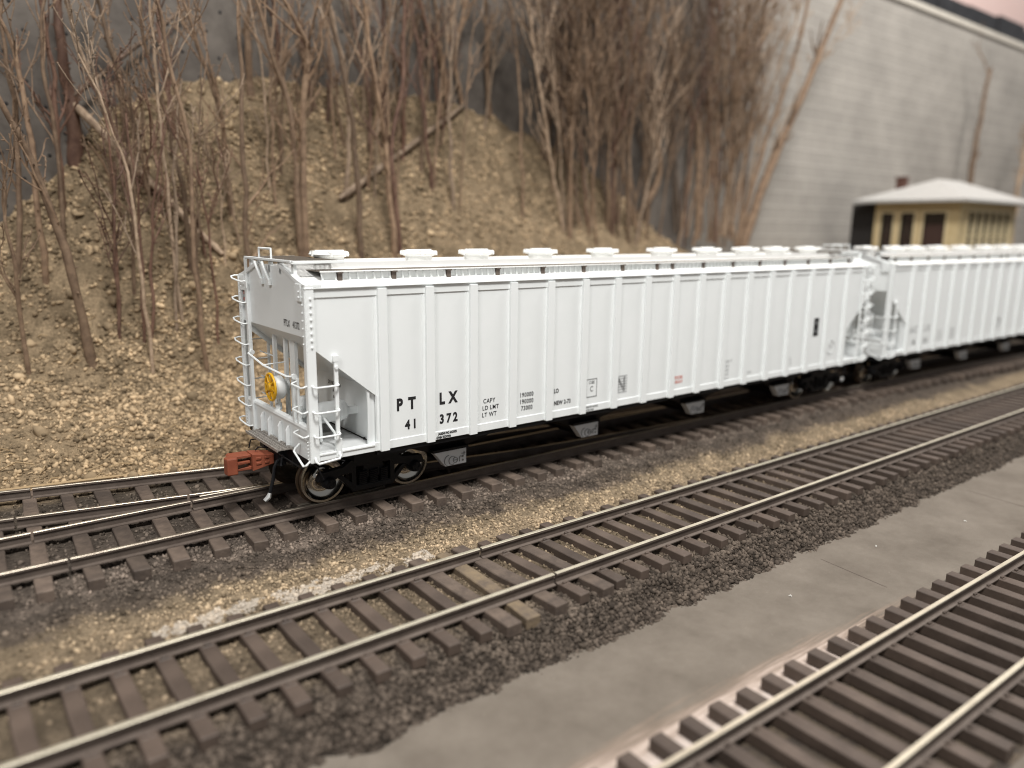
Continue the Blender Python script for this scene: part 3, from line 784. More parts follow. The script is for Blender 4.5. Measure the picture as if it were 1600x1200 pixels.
m = MB(); m.tube([(1.2, .3, 1.215), (1.2, CW-.3, 1.215)], .012, 6); m.lathe([(.02, -.02), (.02, .02)], (1.2, .42, 1.22), 2, 8)
P(m, 'brake_pipe', M['black'])
def step():
    m = MB(); z = 1.165
    m.box(-.30, -.28, .80, 2.43, z-.05, z); m.box(-.03, .0, .80, 2.43, z-.05, z)
    y = .80
    while y < 2.44: m.box(-.28, -.03, y-.009, y+.009, z-.03, z); y += .082
    for x in (-.22, -.16, -.09): m.box(x-.006, x+.006, .80, 2.43, z-.02, z-.003)
    return m
both_ends(step, 'brake_step', M['etchdark'])
# underframe
uf = MB(); uf.box(.05, CL-.05, 1.30, 1.93, .80, 1.19); uf.box(.02, .35, .9, 2.33, .78, 1.07); uf.box(CL-.35, CL-.02, .9, 2.33, .78, 1.07)
uf.box(1.26, CL-1.26, .05, .12, ZB-.09, ZB+.01); uf.box(1.26, CL-1.26, CW-.12, CW-.05, ZB-.09, ZB+.01); uf.box(.9, 1.95, .25, CW-.25, .86, 1.14); uf.box(CL-1.95, CL-.9, .25, CW-.25, .86, 1.14)
uf.box(.02, .12, .10, CW-.10, .98, 1.07); uf.box(CL-.12, CL-.02, .10, CW-.10, .98, 1.07)
P(uf, 'underframe', M['black'])
GX = [3.10, 6.78, 10.68, 14.42] 
GX = [3.10, 6.80, 10.66, 14.55]
for gx in GX:
    h = MB(); z0, z1 = .62, 1.10; x0, x1 = gx-1.55, gx+1.55
    top = [(x0, .22, z1), (x1, .22, z1), (x1, CW-.22, z1), (x0, CW-.22, z1)]
    bot = [(gx-.36, .62, z0), (gx+.36, .62, z0), (gx+.36, CW-.62, z0), (gx-.36, CW-.62, z0)]
    h.add(top+bot, [(0, 1, 2, 3), (7, 6, 5, 4), (0, 4, 5, 1), (1, 5, 6, 2), (2, 6, 7, 3), (3, 7, 4, 0)])
    P(h, 'hopper_bottom', M['black'])
    for ys, f_ in ((.44, lambda q: q), (0, mirror_y)):
        g = MB(); g.prism([(gx-.40, .665), (gx+.36, .665), (gx+.36, .345), (gx-.14, .345)], 1, .42, .60)
        go = P(f_(g), 'outlet_gate', M['gate'], bevel=.01)
        l = MB()
        def arc(cx, cz, r, a0, a1, w=.017, n=10):
            pts = [(cx+r*math.cos(a0+(a1-a0)*i/n), .414, cz+r*math.sin(a0+(a1-a0)*i/n)) for i in range(n+1)]
            for p, q in zip(pts, pts[1:]): l.beam(p, q, w, .008)
        arc(gx+.02, .45, .085, .9, 5.2); arc(gx+.09, .45, .055, 0, 6.28); l.beam((gx+.04, .414, .45), (gx+.14, .414, .45), .016, .008)
        arc(gx-.06, .46, .11, 1.6, 4.4); l.beam((gx+.19, .414, .40), (gx+.19, .414, .50), .016, .008); arc(gx+.22, .48, .03, 0, 3.1)
        l.lathe([(.022, -.004), (.022, .004)], (gx+.27, .414, .42), 1, 10); l.lathe([(.022, -.004), (.022, .004)], (gx+.27, .414, .50), 1, 10)
        l.beam((gx+.24, .414, .56), (gx+.33, .414, .56), .02, .008); l.beam((gx+.30, .414, .52), (gx+.30, .414, .60), .02, .008)
        lo = f_(l).build('gate_emblem', M['greyletter'], go, CO)
    p = MB(); p.tube([(gx, .48, .47), (gx, CW-.48, .47)], .13, 12); p.box(gx-.44, gx+.40, .40, .66, .67, .72)
    P(p, 'outlet_pipe', M['black'])
# trucks
def truck(cx):
    t = empty('truck', (cx-CO[0], 0, 0), 0, car); off = (cx, CO[1], 0)
    for ax in (-.889, .889):
        w = MB(); R = .455; yc = CW/2
        w.tube([(cx+ax, yc-.95, R), (cx+ax, yc+.95, R)], .07, 12)
        w.build('axle', M['wheeltread'], t, off, 40)
        for s in (-1, 1):
            w = MB(); yb = yc+s*.745
            # outward face: dished plate with a raised rim
            prof = [(.0, .11), (.10, .11), (.115, .05), (.14, .0), (.20, -.035), (.27, -.03), (.33, -.005), (.375, .03), (.40, .058), (.44, .06), (.455, .05), (.458, -.03), (.49, -.04), (.49, -.07), (.40, -.075), (.0, -.06)]
            w.lathe([(r, h*(s)) for r, h in prof], (cx+ax, yb, R), 1, 48)
            w.m = [1 if i//48 <= 2 or 9 <= i//48 <= 13 else 0 for i in range(len(w.f))]
            w.build('wheel', [M['wheel'], M['wheeltread']], t, off, 35)
    for s in (-1, 1):
        y = CW/2+s*1.00; f = MB()
        a, b_ = y-.07, y+.07
        f.prism([(cx-1.12, .50), (cx-1.05, .66), (cx-.62, .70), (cx-.42, .83), (cx+.42, .83), (cx+.62, .70), (cx+1.05, .66), (cx+1.12, .50), (cx+.78, .48), (cx+.70, .54), (cx+.44, .56), (cx+.36, .66), (cx-.36, .66), (cx-.44, .56), (cx-.70, .54), (cx-.78, .48)], 1, a, b_)
        f.prism([(cx-.74, .54), (cx-.42, .20), (cx+.42, .20), (cx+.74, .54), (cx+.62, .54), (cx+.36, .29), (cx-.36, .29), (cx-.62, .54)], 1, a+.01, b_-.01)
        for q in (-.40, .40): f.box(cx+q-.05, cx+q+.05, a+.005, b_-.005, .26, .70)
        f.box(cx-.42, cx+.42, a+.02, b_-.02, .18, .30)
        f.build('side_frame', M['black'], t, off, None, .015)
        sp = MB()
        for q in (-.22, 0, .22):
            for yy in (y-.05, y+.05):
                hx = [(cx+q+.085*math.cos(k*.9), yy+.05*math.sin(k*.9), .30+.0052*k) for k in range(50)]
                sp.tube(hx, .016, 5)
        sp.build('spring_group', M['black'], t, off)
        for ax in (-.889, .889):
            jb = MB(); jb.lathe([(.0, .13*s), (.09, .13*s), (.11, .09*s), (.13, .0), (.13, -.1*s)], (cx+ax, y+s*.03, .455), 1, 14); jb.box(cx+ax-.16, cx+ax+.16, y-.05, y+.05, .50, .62)
            for k in range(3):
                tt = k*2.09; jb.lathe([(.022, .12*s), (.022, .15*s)], (cx+ax+.055*math.cos(tt), y+s*.03, .455+.055*math.sin(tt)), 1, 6)
            jb.build('bearing_cap', M['black'], t, off, 40)
    bo = MB(); bo.box(cx-.2, cx+.2, CW/2-1.05, CW/2+1.05, .42, .66); bo.lathe([(.35, .64), (.35, .88)], (cx, CW/2, 0), 2, 16)
    bo.beam((cx-.5, CW/2-.55, .35), (cx-.5, CW/2+.55, .35), .12, .14); bo.beam((cx+.5, CW/2-.55, .35), (cx+.5, CW/2+.55, .35), .12, .14)
    bo.build('bolster', M['black'], t, off)
truck(1.438); truck(CL-1.438)
# couplers
def coupler(flip):
    f_ = rot180 if flip else (lambda q: q)
    yc = CW/2; z = .80
    b = MB()
    b.prism([(-.52, .64), (-.52, .96), (-.30, .93), (-.13, .90), (-.13, .72)], 1, yc-.17, yc+.15)
    b.prism([(-.52, .94), (-.86, .95), (-.90, .91), (-.86, .89), (-.52, .89)], 1, yc-.10, yc+.20)
    b.prism([(-.52, .66), (-.86, .66), (-.88, .70), (-.52, .72)], 1, yc-.10, yc+.20)
    b.box(-.86, -.52, yc+.02, yc+.10, .785, .83)
    b.beam((-.55, yc-.06, .81), (-.86, yc-.10, .81), .10, .05)
    b.box(-.13, .10, yc-.09, yc+.09, .73, .88)
    for zz in (.75, .84): b.box(-.46, -.36, yc-.185, yc-.165, zz, zz+.05); b.box(-.30, -.22, yc-.185, yc-.165, zz, zz+.045)
    co = P(f_(b), 'coupler', M['rust'], bevel=.018)
    k = MB(); k.prism([(-.98, yc-.20), (-.80, yc-.22), (-.78, yc-.12), (-.82, yc-.02), (-.90, yc+.02), (-1.0, yc-.04)], 2, .635, .955)
    f_(k).build('knuckle', M['rust'], co, CO, None, .025)
    h = MB(); h.tube([(-.05, yc-.42, .86), (-.18, yc-.46, .84), (-.24, yc-.48, .74), (-.28, yc-.49, .52), (-.36, yc-.50, .27)], .032, 8); h.tube([(-.02, yc-.35, .9), (-.10, yc-.50, .88), (-.16, yc-.6, .78)], .025, 6)
    ho = P(f_(h), 'air_hose', M['black'], smooth=40)
    g = MB(); g.tube([(-.355, yc-.50, .29), (-.38, yc-.505, .22), (-.46, yc-.51, .16)], [.032, .05, .04], 8)
    f_(g).build('hose_coupling', M['silver'], ho, CO, 40)
    c = MB(); c.tube([(.0, .12, 1.0), (-.12, .14, .96), (-.14, yc-.5, .98), (-.16, yc, .99), (-.34, yc+.03, 1.02), (-.40, yc+.03, .97)], .014, 5); c.box(-.16, .02, yc+.25, yc+.45, .92, 1.08); c.tube([(-.05, yc+.5, 1.05), (-.3, yc+.55, 1.03), (-.34, yc+.55, .88)], .014, 5)
    c.box(-.10, .05, yc-.30, yc+.30, .70, 1.0)
    P(f_(c), 'uncoupling_lever', M['black'])
coupler(False); coupler(True)
m = MB(); m.tube([(.02, .06, 1.05), (.12, .05, .96), (.22, .04, .72)], .014, 5); m.tube([(.5, .03, 1.05), (.62, .02, .99), (.56, .02, .96)], .01, 5)
P(m, 'brake_line_hook', M['black'])
# second car: a copy of everything but the lettering
car2 = copy_tree(car)
car2.location = (19.45+CO[0], -.22+CO[1]-.02, 0); car2.rotation_euler = (0, 0, -.020)
tag(car2, 'white covered hopper car coupled behind, its right end out of the picture', 'freight car')
# lettering of the near car
yl = .0245
L = lambda n, pcs, m, parent=car, y=yl: letters(n, pcs, y, M[m], parent, CO)
L('reporting_mark', [('P', 1.725, 1.845, .30, .015, .80, 1), ('T', 1.985, 1.845, .30, .015, .80, 1), ('L', 2.635, 1.845, .30, .015, .80, 1), ('X', 2.885, 1.845, .30, .015, .80, 1)], 'letter')
L('car_number', [('4', 1.885, 1.45, .24, .010, .86, 1), ('1', 2.035, 1.45, .24, .010, .86, 1), ('3', 2.63, 1.45, .24, .010, .86, 1), ('7', 2.785, 1.45, .24, .010, .86, 1), ('2', 2.935, 1.45, .24, .010, .86, 1)], 'letter')
L('weight_data', [('CAPY', 3.74, 1.67, .125, .002, .86, 1.15), ('LD LMT', 3.775, 1.53, .125, .002, .86, 1.15), ('LT WT', 3.745, 1.39, .125, .002, .86, 1.15),
    ('190000', 4.69, 1.675, .13, .003, .8, 1.2), ('190000', 4.69, 1.535, .13, .003, .8, 1.2), ('73000', 4.70, 1.395, .13, .003, .8, 1.2),
    ('LO', 5.50, 1.65, .125, .005, .8, 1.1), ('NEW 2-73', 5.68, 1.385, .125, .005, .8, 1.1)], 'letter')
sq = MB()
x, z = 6.53, 1.60
for a, b_, c, d in ((-.16, .16, .19, .205), (-.16, .16, -.205, -.19), (-.16, -.145, -.19, .19), (.145, .16, -.19, .19)): sq.box(x+a, x+b_, yl-.002, yl, z+c, z+d)
P(sq, 'stencil_frame', M['greyletter'])
L('stencil', [('CUBE', 6.53, 1.72, .085, .002, .8, 1.05), ('C', 6.53, 1.57, .17, .003, .8, 1)], 'greyletter')
blk = []
for r in range(7): blk.append(('HHHHHHHHH'[:9], 7.48, 1.76-.062*r, .055, .003, .95, 1.0))
L('small_notice', blk, 'paleletter')
L('notice_border', [('N', 7.45, 1.56, .48, .012, .8, 1)], 'paleletter')
L('red_notice', [('EXCESS', 9.45, 1.51, .105, .003, .85, 1), ('HEIGHT', 9.45, 1.40, .105, .003, .85, 1)], 'redletter')
L('side_notice', [('CUBIC FT', 11.38, 1.72, .10, .002, .8, 1), ('5820', 11.35, 1.60, .10, .002, .8, 1), ('LUBE', 11.33, 1.49, .10, .002, .8, 1), ('DATE', 11.32, 1.38, .10, .002, .8, 1), ('REPACK', 11.32, 1.27, .08, .002, .8, 1),
    ('TEST', 12.32, 1.33, .10, .002, .9, 1.2), ('EL', 14.22, 1.50, .13, .002, .8, 1), ('OC', 14.22, 1.38, .11, .002, .8, 1)], 'paleletter')
rd = MB().box(15.28, 15.52, yl-.006, yl, 2.08, 2.60)
P(rd, 'black_placard', M['letter'])
rt = L('placard_lines', [('III', 15.40, 2.45, .12, .002, .9, 1.2), ('III', 15.40, 2.22, .12, .002, .9, 1.2)], 'paleletter', car, yl-.008)
cm = MB(); n = 30
for a in range(n):
    t0, t1 = 2*math.pi*a/n, 2*math.pi*(a+1)/n
    cm.beam((16.28+.20*math.cos(t0), yl-.002, 1.68+.20*math.sin(t0)), (16.28+.20*math.cos(t1), yl-.002, 1.68+.20*math.sin(t1)), .02, .004)
P(cm, 'round_emblem', M['paleletter'])
L('builder_lettering', [('PS', 16.28, 1.68, .20, .004, .8, 1)], 'paleletter')
L('sill_lettering', [('JACKING PAD ANCHOR', 2.75, 1.175, .062, .004, .62, 1.0), ('CHAIN TIE DOWN', 2.66, 1.105, .062, .004, .62, 1.0)], 'letter', car, .010)
L('sill_lettering', [('JACKING PAD ANCHOR', 6.52, 1.175, .062, .002, .62, 1.0), ('CHAIN TIE DOWN', 6.44, 1.105, .062, .002, .62, 1.0)], 'greyletter', car, .010)
letters('end_mark', [('PTLX', .90, 3.365, .165, .003, .72, 1), ('41372', .49, 3.365, .165, .003, .72, 1)], .026, M['letter'], car, CO, 'end')
letters('bulkhead_stencil', [('DO NOT WELD', 1.72, 2.02, .10, .002, .8, 1), ('AB-5', 1.72, 1.88, .10, .002, .8, 1), ('IN-2', 1.72, 1.75, .09, .002, .8, 1)], 1.236, M['letter'], car, CO, 'end')
letters('ladder_warning', [('NO', 3.0, 3.86, .09, .003, .8, 1), ('STEP', 3.0, 3.74, .09, .003, .8, 1), ('HERE', 3.0, 3.62, .09, .003, .8, 1)], .026, M['redletter'], car, CO, 'end')
ry = MB(); ry.box(1.38, 1.54, .008, .012, 1.185, 1.20); ry.box(1.38, 1.54, .008, .012, 1.145, 1.16)
L2 = lambda n, pcs, m: letters(n, pcs, yl, M[m], car2, CO)
L2('reporting_mark', [('A', 1.72, 1.845, .30, .008, .78, 1), ('C', 1.985, 1.845, .30, .008, .78, 1), ('L', 2.635, 1.845, .30, .008, .78, 1), ('X', 2.885, 1.845, .30, .008, .78, 1)], 'greyletter')
L2('car_number', [('46', 1.95, 1.42, .25, .006, .85, 1), ('213', 2.76, 1.42, .25, .006, .85, 1)], 'greyletter')
L2('weight_data', [('CAPY', 3.74, 1.67, .12, .002, .82, 1), ('LD LMT', 3.775, 1.53, .12, .002, .82, 1), ('LT WT', 3.745, 1.39, .12, .002, .82, 1),
    ('190000', 4.69, 1.675, .125, .005, .8, 1.1), ('190000', 4.69, 1.535, .125, .005, .8, 1.1), ('73000', 4.70, 1.395, .125, .005, .8, 1.1)], 'paleletter')
cm2 = MB()
for a in range(n):
    t0, t1 = 2*math.pi*a/n, 2*math.pi*(a+1)/n
    cm2.beam((8.45+.16*math.cos(t0), yl-.002, 1.72+.16*math.sin(t0)), (8.45+.16*math.cos(t1), yl-.002, 1.72+.16*math.sin(t1)), .05, .004)
cm2.build('round_emblem', M['greyletter'], car2, CO)

STEMS = [
[[[-1.29, 11.92, 6.51], [-1.29, 11.72, 7.95], [-1.4, 11.52, 9.0], [-1.36, 11.32, 10.85]], 0.179, 0],
[[[-1.84, 8.68, 1.57], [-2.14, 8.53, 3.98], [-2.42, 8.38, 5.28], [-2.79, 8.23, 6.56], [-3.26, 8.08, 7.74]], 0.101, 0],
[[[-1.77, 11.39, 5.27], [-1.75, 11.19, 6.92], [-1.76, 10.99, 8.58], [-1.86, 10.79, 10.57]], 0.075, 0],
[[[-3.17, 8.76, 1.38], [-3.19, 8.56, 3.29], [-3.28, 8.36, 4.57], [-3.27, 8.16, 6.32]], 0.052, 0],
[[[-0.59, 8.3, 1.1], [-0.71, 8.15, 3.66], [-0.81, 8.0, 5.75], [-1.23, 7.85, 7.4], [-1.81, 7.7, 9.01]], 0.04, 0],
[[[-0.07, 11.42, 6.97], [-0.17, 11.22, 8.33], [-0.37, 11.02, 9.68], [-0.64, 10.82, 10.65]], 0.078, 0],
[[[0.3, 8.77, 2.36], [0.16, 8.57, 4.87], [0.04, 8.37, 8.43], [-0.04, 8.17, 10.33]], 0.05, 0],
[[[0.64, 8.03, 1.01], [0.49, 7.88, 3.17], [0.44, 7.73, 6.82], [0.15, 7.58, 9.16], [-0.11, 7.43, 10.15]], 0.057, 0],
[[[2.1, 10.04, 5.15], [2.0, 9.84, 7.08], [1.62, 9.64, 8.96], [1.02, 9.44, 10.8]], 0.08, 0],
[[[1.81, 8.83, 2.6], [2.0, 8.63, 4.22], [2.01, 8.43, 6.98], [2.04, 8.23, 10.72]], 0.086, 0],
[[[1.08, 11.28, 7.13], [0.96, 11.08, 8.6], [0.81, 10.88, 9.83], [0.79, 10.68, 11.03]], 0.071, 0],
[[[3.46, 11.76, 8.62], [3.32, 11.56, 9.63], [3.35, 11.36, 10.64], [3.52, 11.16, 11.64]], 0.114, 0],
[[[4.41, 11.9, 9.3], [4.29, 11.7, 10.32], [4.21, 11.5, 10.98], [4.14, 11.3, 11.79]], 0.088, 0],
[[[3.84, 9.43, 4.01], [3.73, 9.28, 6.65], [3.62, 9.13, 8.15], [3.17, 8.98, 9.14], [2.64, 8.83, 10.97]], 0.083, 0],
[[[3.99, 9.44, 4.01], [4.01, 9.29, 7.7], [4.1, 9.14, 9.53], [4.02, 8.99, 9.95], [3.38, 8.84, 10.95]], 0.102, 0],
[[[5.72, 9.36, 3.9], [5.53, 9.16, 7.1], [5.18, 8.96, 8.97], [4.57, 8.76, 11.31]], 0.087, 0],
[[[5.69, 10.26, 5.81], [5.78, 10.06, 8.29], [5.45, 9.86, 10.35], [4.92, 9.66, 11.57]], 0.069, 0],
[[[6.88, 9.36, 3.89], [6.57, 9.16, 6.99], [6.18, 8.96, 8.91], [5.59, 8.76, 11.5]], 0.09, 0],
[[[7.09, 9.44, 4.08], [6.75, 9.24, 7.0], [7.07, 9.04, 9.21], [7.01, 8.84, 11.78]], 0.09, 0],
[[[7.71, 11.44, 8.16], [7.59, 11.14, 10.32], [7.44, 10.84, 12.3]], 0.084, 0],
[[[10.55, 11.98, 9.01], [10.17, 11.78, 10.77], [9.49, 11.58, 11.65], [9.0, 11.38, 12.7]], 0.102, 0],
[[[11.1, 11.9, 9.38], [10.64, 11.6, 11.01], [11.05, 11.3, 13.07]], 0.08, 0],
[[[12.32, 11.9, 9.07], [12.0, 11.6, 10.99], [11.66, 11.3, 13.18]], 0.094, 0],
[[[14.82, 11.73, 7.64], [14.88, 11.43, 10.67], [15.25, 11.13, 13.81]], 0.174, 0],
[[[20.55, 11.9, 5.58], [21.42, 11.7, 8.05], [19.1, 11.5, 12.67], [18.42, 11.3, 14.43]], 0.141, 0],
[[[24.59, 11.9, 4.63], [23.89, 11.7, 9.61], [22.19, 11.5, 11.31], [20.46, 11.3, 14.81]], 0.137, 0],
[[[28.14, 11.9, 4.24], [29.57, 11.7, 7.93], [32.11, 11.5, 12.48], [34.54, 11.3, 17.41]], 0.226, 0],
[[[27.61, 11.9, 4.24], [28.91, 11.7, 8.82], [30.5, 11.5, 12.89], [31.42, 11.3, 16.83]], 0.128, 0],
[[[-2.47, 10.2, 3.34], [-2.45, 10.05, 5.3], [-2.49, 9.9, 7.35], [-2.67, 9.75, 8.85], [-3.09, 9.6, 10.08]], 0.071, 0],
[[[-2.98, 10.74, 3.64], [-2.78, 10.59, 5.75], [-2.69, 10.44, 7.38], [-2.75, 10.29, 9.06], [-2.71, 10.14, 10.27]], 0.064, 0],
[[[-1.98, 10.5, 3.95], [-1.88, 10.35, 5.78], [-1.96, 10.2, 7.72], [-2.07, 10.05, 9.26], [-1.87, 9.9, 10.37]], 0.057, 0],
[[[-0.26, 10.63, 5.6], [-0.61, 10.48, 7.41], [-1.03, 10.33, 8.72], [-1.35, 10.18, 9.68], [-1.52, 10.03, 10.46]], 0.051, 0],
[[[0.79, 9.37, 3.63], [0.65, 9.22, 5.84], [0.39, 9.07, 7.52], [0.02, 8.92, 8.94], [-0.13, 8.77, 10.44]], 0.059, 0],
[[[7.03, 11.51, 8.36], [7.06, 11.36, 10.62], [7.26, 11.21, 12.59]], 0.028, 0],
[[[3.94, 10.92, 7.08], [3.76, 10.63, 9.64], [3.17, 10.34, 11.7]], 0.028, 0],
[[[9.57, 10.15, 5.52], [9.28, 9.9, 9.1], [9.38, 9.64, 12.23]], 0.059, 0],
[[[5.24, 11.53, 8.3], [5.07, 11.31, 9.74], [4.91, 11.1, 10.87]], 0.047, 0],
[[[9.78, 11.93, 9.0], [9.32, 11.82, 11.11], [8.61, 11.71, 12.82]], 0.04, 0],
[[[8.33, 11.35, 7.92], [8.65, 11.39, 10.74], [9.08, 11.43, 13.27]], 0.046, 0],
[[[11.88, 11.67, 8.29], [12.3, 11.51, 11.2], [12.83, 11.35, 13.81]], 0.035, 0],
[[[3.77, 10.53, 6.28], [3.95, 10.42, 9.07], [4.36, 10.32, 11.55]], 0.046, 0],
[[[9.64, 11.11, 7.42], [9.96, 11.06, 9.41], [10.06, 11.01, 11.09]], 0.03, 0],
[[[9.76, 10.09, 5.35], [9.98, 9.92, 9.39], [10.25, 9.75, 12.97]], 0.028, 0],
[[[5.47, 11.54, 8.33], [5.14, 11.58, 9.83], [5.06, 11.61, 11.09]], 0.039, 0],
[[[4.34, 10.93, 7.06], [4.44, 10.74, 8.47], [4.32, 10.55, 9.57]], 0.033, 0],
[[[6.64, 10.2, 5.66], [6.87, 10.05, 9.33], [7.54, 9.89, 12.66]], 0.033, 0],
[[[10.03, 11.54, 8.22], [9.6, 11.48, 10.89], [8.78, 11.43, 13.09]], 0.065, 0],
[[[8.65, 10.73, 6.73], [8.92, 10.73, 9.79], [9.07, 10.73, 12.48]], 0.059, 0],
[[[7.51, 11.09, 7.48], [6.94, 10.78, 10.31], [6.44, 10.46, 12.67]], 0.034, 0],
[[[7.31, 11.71, 8.76], [6.95, 11.75, 11.05], [6.37, 11.79, 12.95]], 0.027, 0],
[[[10.51, 11.81, 8.73], [10.19, 11.91, 11.26], [9.99, 12.0, 13.46]], 0.062, 0],
[[[8.25, 10.98, 7.21], [7.69, 10.66, 10.12], [7.05, 10.34, 12.52]], 0.057, 0],
[[[3.42, 10.1, 5.34], [3.47, 10.19, 8.7], [3.81, 10.28, 11.71]], 0.04, 0],
[[[12.57, 10.16, 5.31], [12.36, 10.15, 9.74], [11.72, 10.14, 13.56]], 0.05, 0],
[[[7.02, 11.38, 8.09], [7.35, 11.35, 9.2], [7.4, 11.32, 10.03]], 0.055, 0],
[[[5.67, 10.83, 6.91], [5.56, 10.78, 9.94], [5.5, 10.72, 12.58]], 0.034, 0],
[[[14.34, 10.73, 6.05], [14.39, 10.44, 8.47], [14.44, 10.16, 10.54]], 0.04, 0],
[[[5.67, 11.38, 8.03], [5.76, 11.38, 9.07], [5.85, 11.38, 9.86]], 0.048, 0],
[[[4.18, 10.54, 6.33], [4.5, 10.53, 8.18], [4.75, 10.53, 9.75]], 0.03, 0],
[[[6.44, 10.31, 5.95], [6.84, 9.99, 9.36], [7.18, 9.68, 12.34]], 0.05, 0],
[[[5.03, 11.45, 8.16], [5.43, 11.38, 9.77], [5.53, 11.31, 11.07]], 0.058, 0],
[[[6.89, 10.78, 6.88], [6.76, 10.85, 9.62], [6.29, 10.91, 11.95]], 0.044, 0],
[[[7.42, 10.2, 5.73], [7.59, 10.09, 9.41], [8.08, 9.98, 12.72]], 0.034, 0],
[[[6.08, 11.0, 7.29], [5.87, 11.05, 9.14], [5.77, 11.1, 10.7]], 0.046, 0],
[[[7.26, 10.15, 5.56], [6.97, 9.84, 9.1], [7.01, 9.54, 12.17]], 0.041, 0],
[[[3.36, 10.33, 5.83], [3.26, 10.19, 8.83], [2.95, 10.05, 11.35]], 0.034, 0],
[[[8.91, 10.43, 6.11], [8.44, 10.28, 9.69], [7.89, 10.14, 12.72]], 0.055, 0],
[[[9.03, 10.5, 6.21], [9.35, 10.44, 9.69], [9.92, 10.39, 12.84]], 0.046, 0],
[[[8.02, 10.84, 7.01], [8.0, 10.57, 8.78], [7.71, 10.3, 10.2]], 0.061, 0],
[[[0.61, 8.56, 1.96], [0.77, 8.36, 5.69], [1.07, 8.16, 8.92]], 0.03, 1],
[[[-0.59, 10.5, 5.14], [-0.82, 10.3, 6.23], [-1.3, 10.1, 7.01]], 0.04, 1],
[[[-0.69, 9.32, 3.01], [-0.47, 9.12, 6.14], [-0.42, 8.92, 8.82]], 0.04, 1],
[[[-0.66, 8.71, 1.99], [-0.56, 8.51, 4.99], [-0.71, 8.31, 7.54]], 0.037, 1],
[[[-0.43, 9.96, 4.27], [-0.48, 9.76, 6.42], [-0.48, 9.56, 8.22]], 0.027, 1],
[[[2.2, 10.65, 6.29], [1.98, 10.45, 7.37], [1.91, 10.25, 8.18]], 0.03, 1],
[[[1.28, 9.51, 3.89], [0.98, 9.31, 5.04], [0.41, 9.11, 5.88]], 0.042, 1],
[[[-0.49, 10.4, 5.02], [-0.85, 10.2, 5.96], [-1.28, 10.0, 6.6]], 0.024, 1],
[[[0.11, 8.67, 2.13], [0.26, 8.47, 5.52], [0.53, 8.27, 8.45]], 0.039, 1],
[[[0.88, 9.08, 3.03], [0.74, 8.88, 6.38], [0.38, 8.68, 9.19]], 0.03, 1],
[[[-1.16, 8.86, 2.08], [-1.14, 8.66, 4.45], [-1.01, 8.46, 6.45]], 0.037, 1],
[[[-1.12, 9.04, 2.4], [-1.04, 8.84, 5.44], [-1.06, 8.64, 8.04]], 0.038, 1],
[[[0.23, 10.59, 5.68], [0.12, 10.39, 7.36], [0.09, 10.19, 8.74]], 0.025, 1],
[[[-0.63, 10.65, 5.31], [-0.7, 10.45, 7.02], [-0.97, 10.25, 8.37]], 0.027, 1],
[[[1.1, 10.32, 5.47], [0.93, 10.12, 7.72], [0.76, 9.92, 9.59]], 0.022, 1],
[[[1.67, 9.35, 3.71], [1.53, 9.15, 5.96], [1.08, 8.95, 7.82]], 0.024, 1],
[[[2.17, 9.63, 4.27], [2.0, 9.43, 5.55], [1.82, 9.23, 6.53]], 0.033, 1],
[[[1.09, 8.46, 1.75], [1.0, 8.26, 4.29], [0.75, 8.06, 6.42]], 0.034, 1],
[[[0.55, 9.95, 4.66], [0.24, 9.75, 7.04], [-0.07, 9.55, 9.01]], 0.037, 1],
[[[0.16, 10.54, 5.51], [-0.12, 10.34, 6.11], [-0.68, 10.14, 6.42]], 0.036, 1],
[[[0.18, 10.3, 5.14], [-0.05, 10.1, 6.65], [-0.27, 9.9, 7.85]], 0.031, 1],
[[[-0.5, 8.7, 1.94], [-0.28, 8.5, 4.87], [0.07, 8.3, 7.4]], 0.04, 1],
[[[0.19, 10.03, 4.61], [-0.1, 9.83, 6.53], [-0.54, 9.63, 8.07]], 0.032, 1],
[[[-0.36, 9.69, 3.94], [-0.65, 9.49, 6.38], [-0.95, 9.29, 8.39]], 0.029, 1],
[[[14.97, 10.24, 5.06], [14.3, 10.18, 9.57], [13.04, 10.11, 13.34]], 0.051, 2],
[[[26.54, 11.9, 4.85], [27.08, 11.78, 10.51], [29.31, 11.66, 15.98]], 0.068, 2],
[[[14.67, 9.85, 4.41], [14.4, 9.63, 9.03], [14.82, 9.41, 13.17]], 0.046, 2],
[[[25.96, 11.9, 4.42], [25.64, 11.82, 8.86], [24.52, 11.74, 12.71]], 0.066, 2],
[[[17.06, 10.5, 5.09], [17.03, 10.37, 9.66], [17.03, 10.24, 13.71]], 0.052, 2],
[[[23.83, 11.9, 4.73], [24.6, 11.7, 10.38], [25.39, 11.5, 15.55]], 0.057, 2],
[[[23.52, 11.9, 5.15], [23.57, 11.85, 10.93], [23.31, 11.81, 16.06]], 0.045, 2],
[[[27.97, 11.9, 4.75], [27.48, 11.76, 10.94], [26.67, 11.63, 16.33]], 0.071, 2],
[[[23.3, 11.9, 5.13], [23.1, 11.35, 10.78], [23.14, 10.79, 15.73]], 0.038, 2],
[[[17.15, 10.16, 4.54], [16.77, 9.91, 9.44], [16.88, 9.66, 13.77]], 0.049, 2],
[[[21.14, 11.92, 5.06], [21.06, 11.93, 8.3], [21.79, 11.95, 11.26]], 0.052, 2],
[[[27.85, 11.9, 4.8], [28.03, 11.74, 11.25], [27.41, 11.57, 16.9]], 0.049, 2],
[[[15.79, 10.08, 4.66], [15.59, 9.65, 8.22], [14.78, 9.23, 11.19]], 0.053, 2],
[[[26.82, 11.9, 4.75], [26.35, 11.53, 11.21], [26.24, 11.15, 16.9]], 0.057, 2],
[[[15.88, 10.18, 4.81], [15.08, 10.28, 9.39], [13.43, 10.37, 13.2]], 0.035, 2],
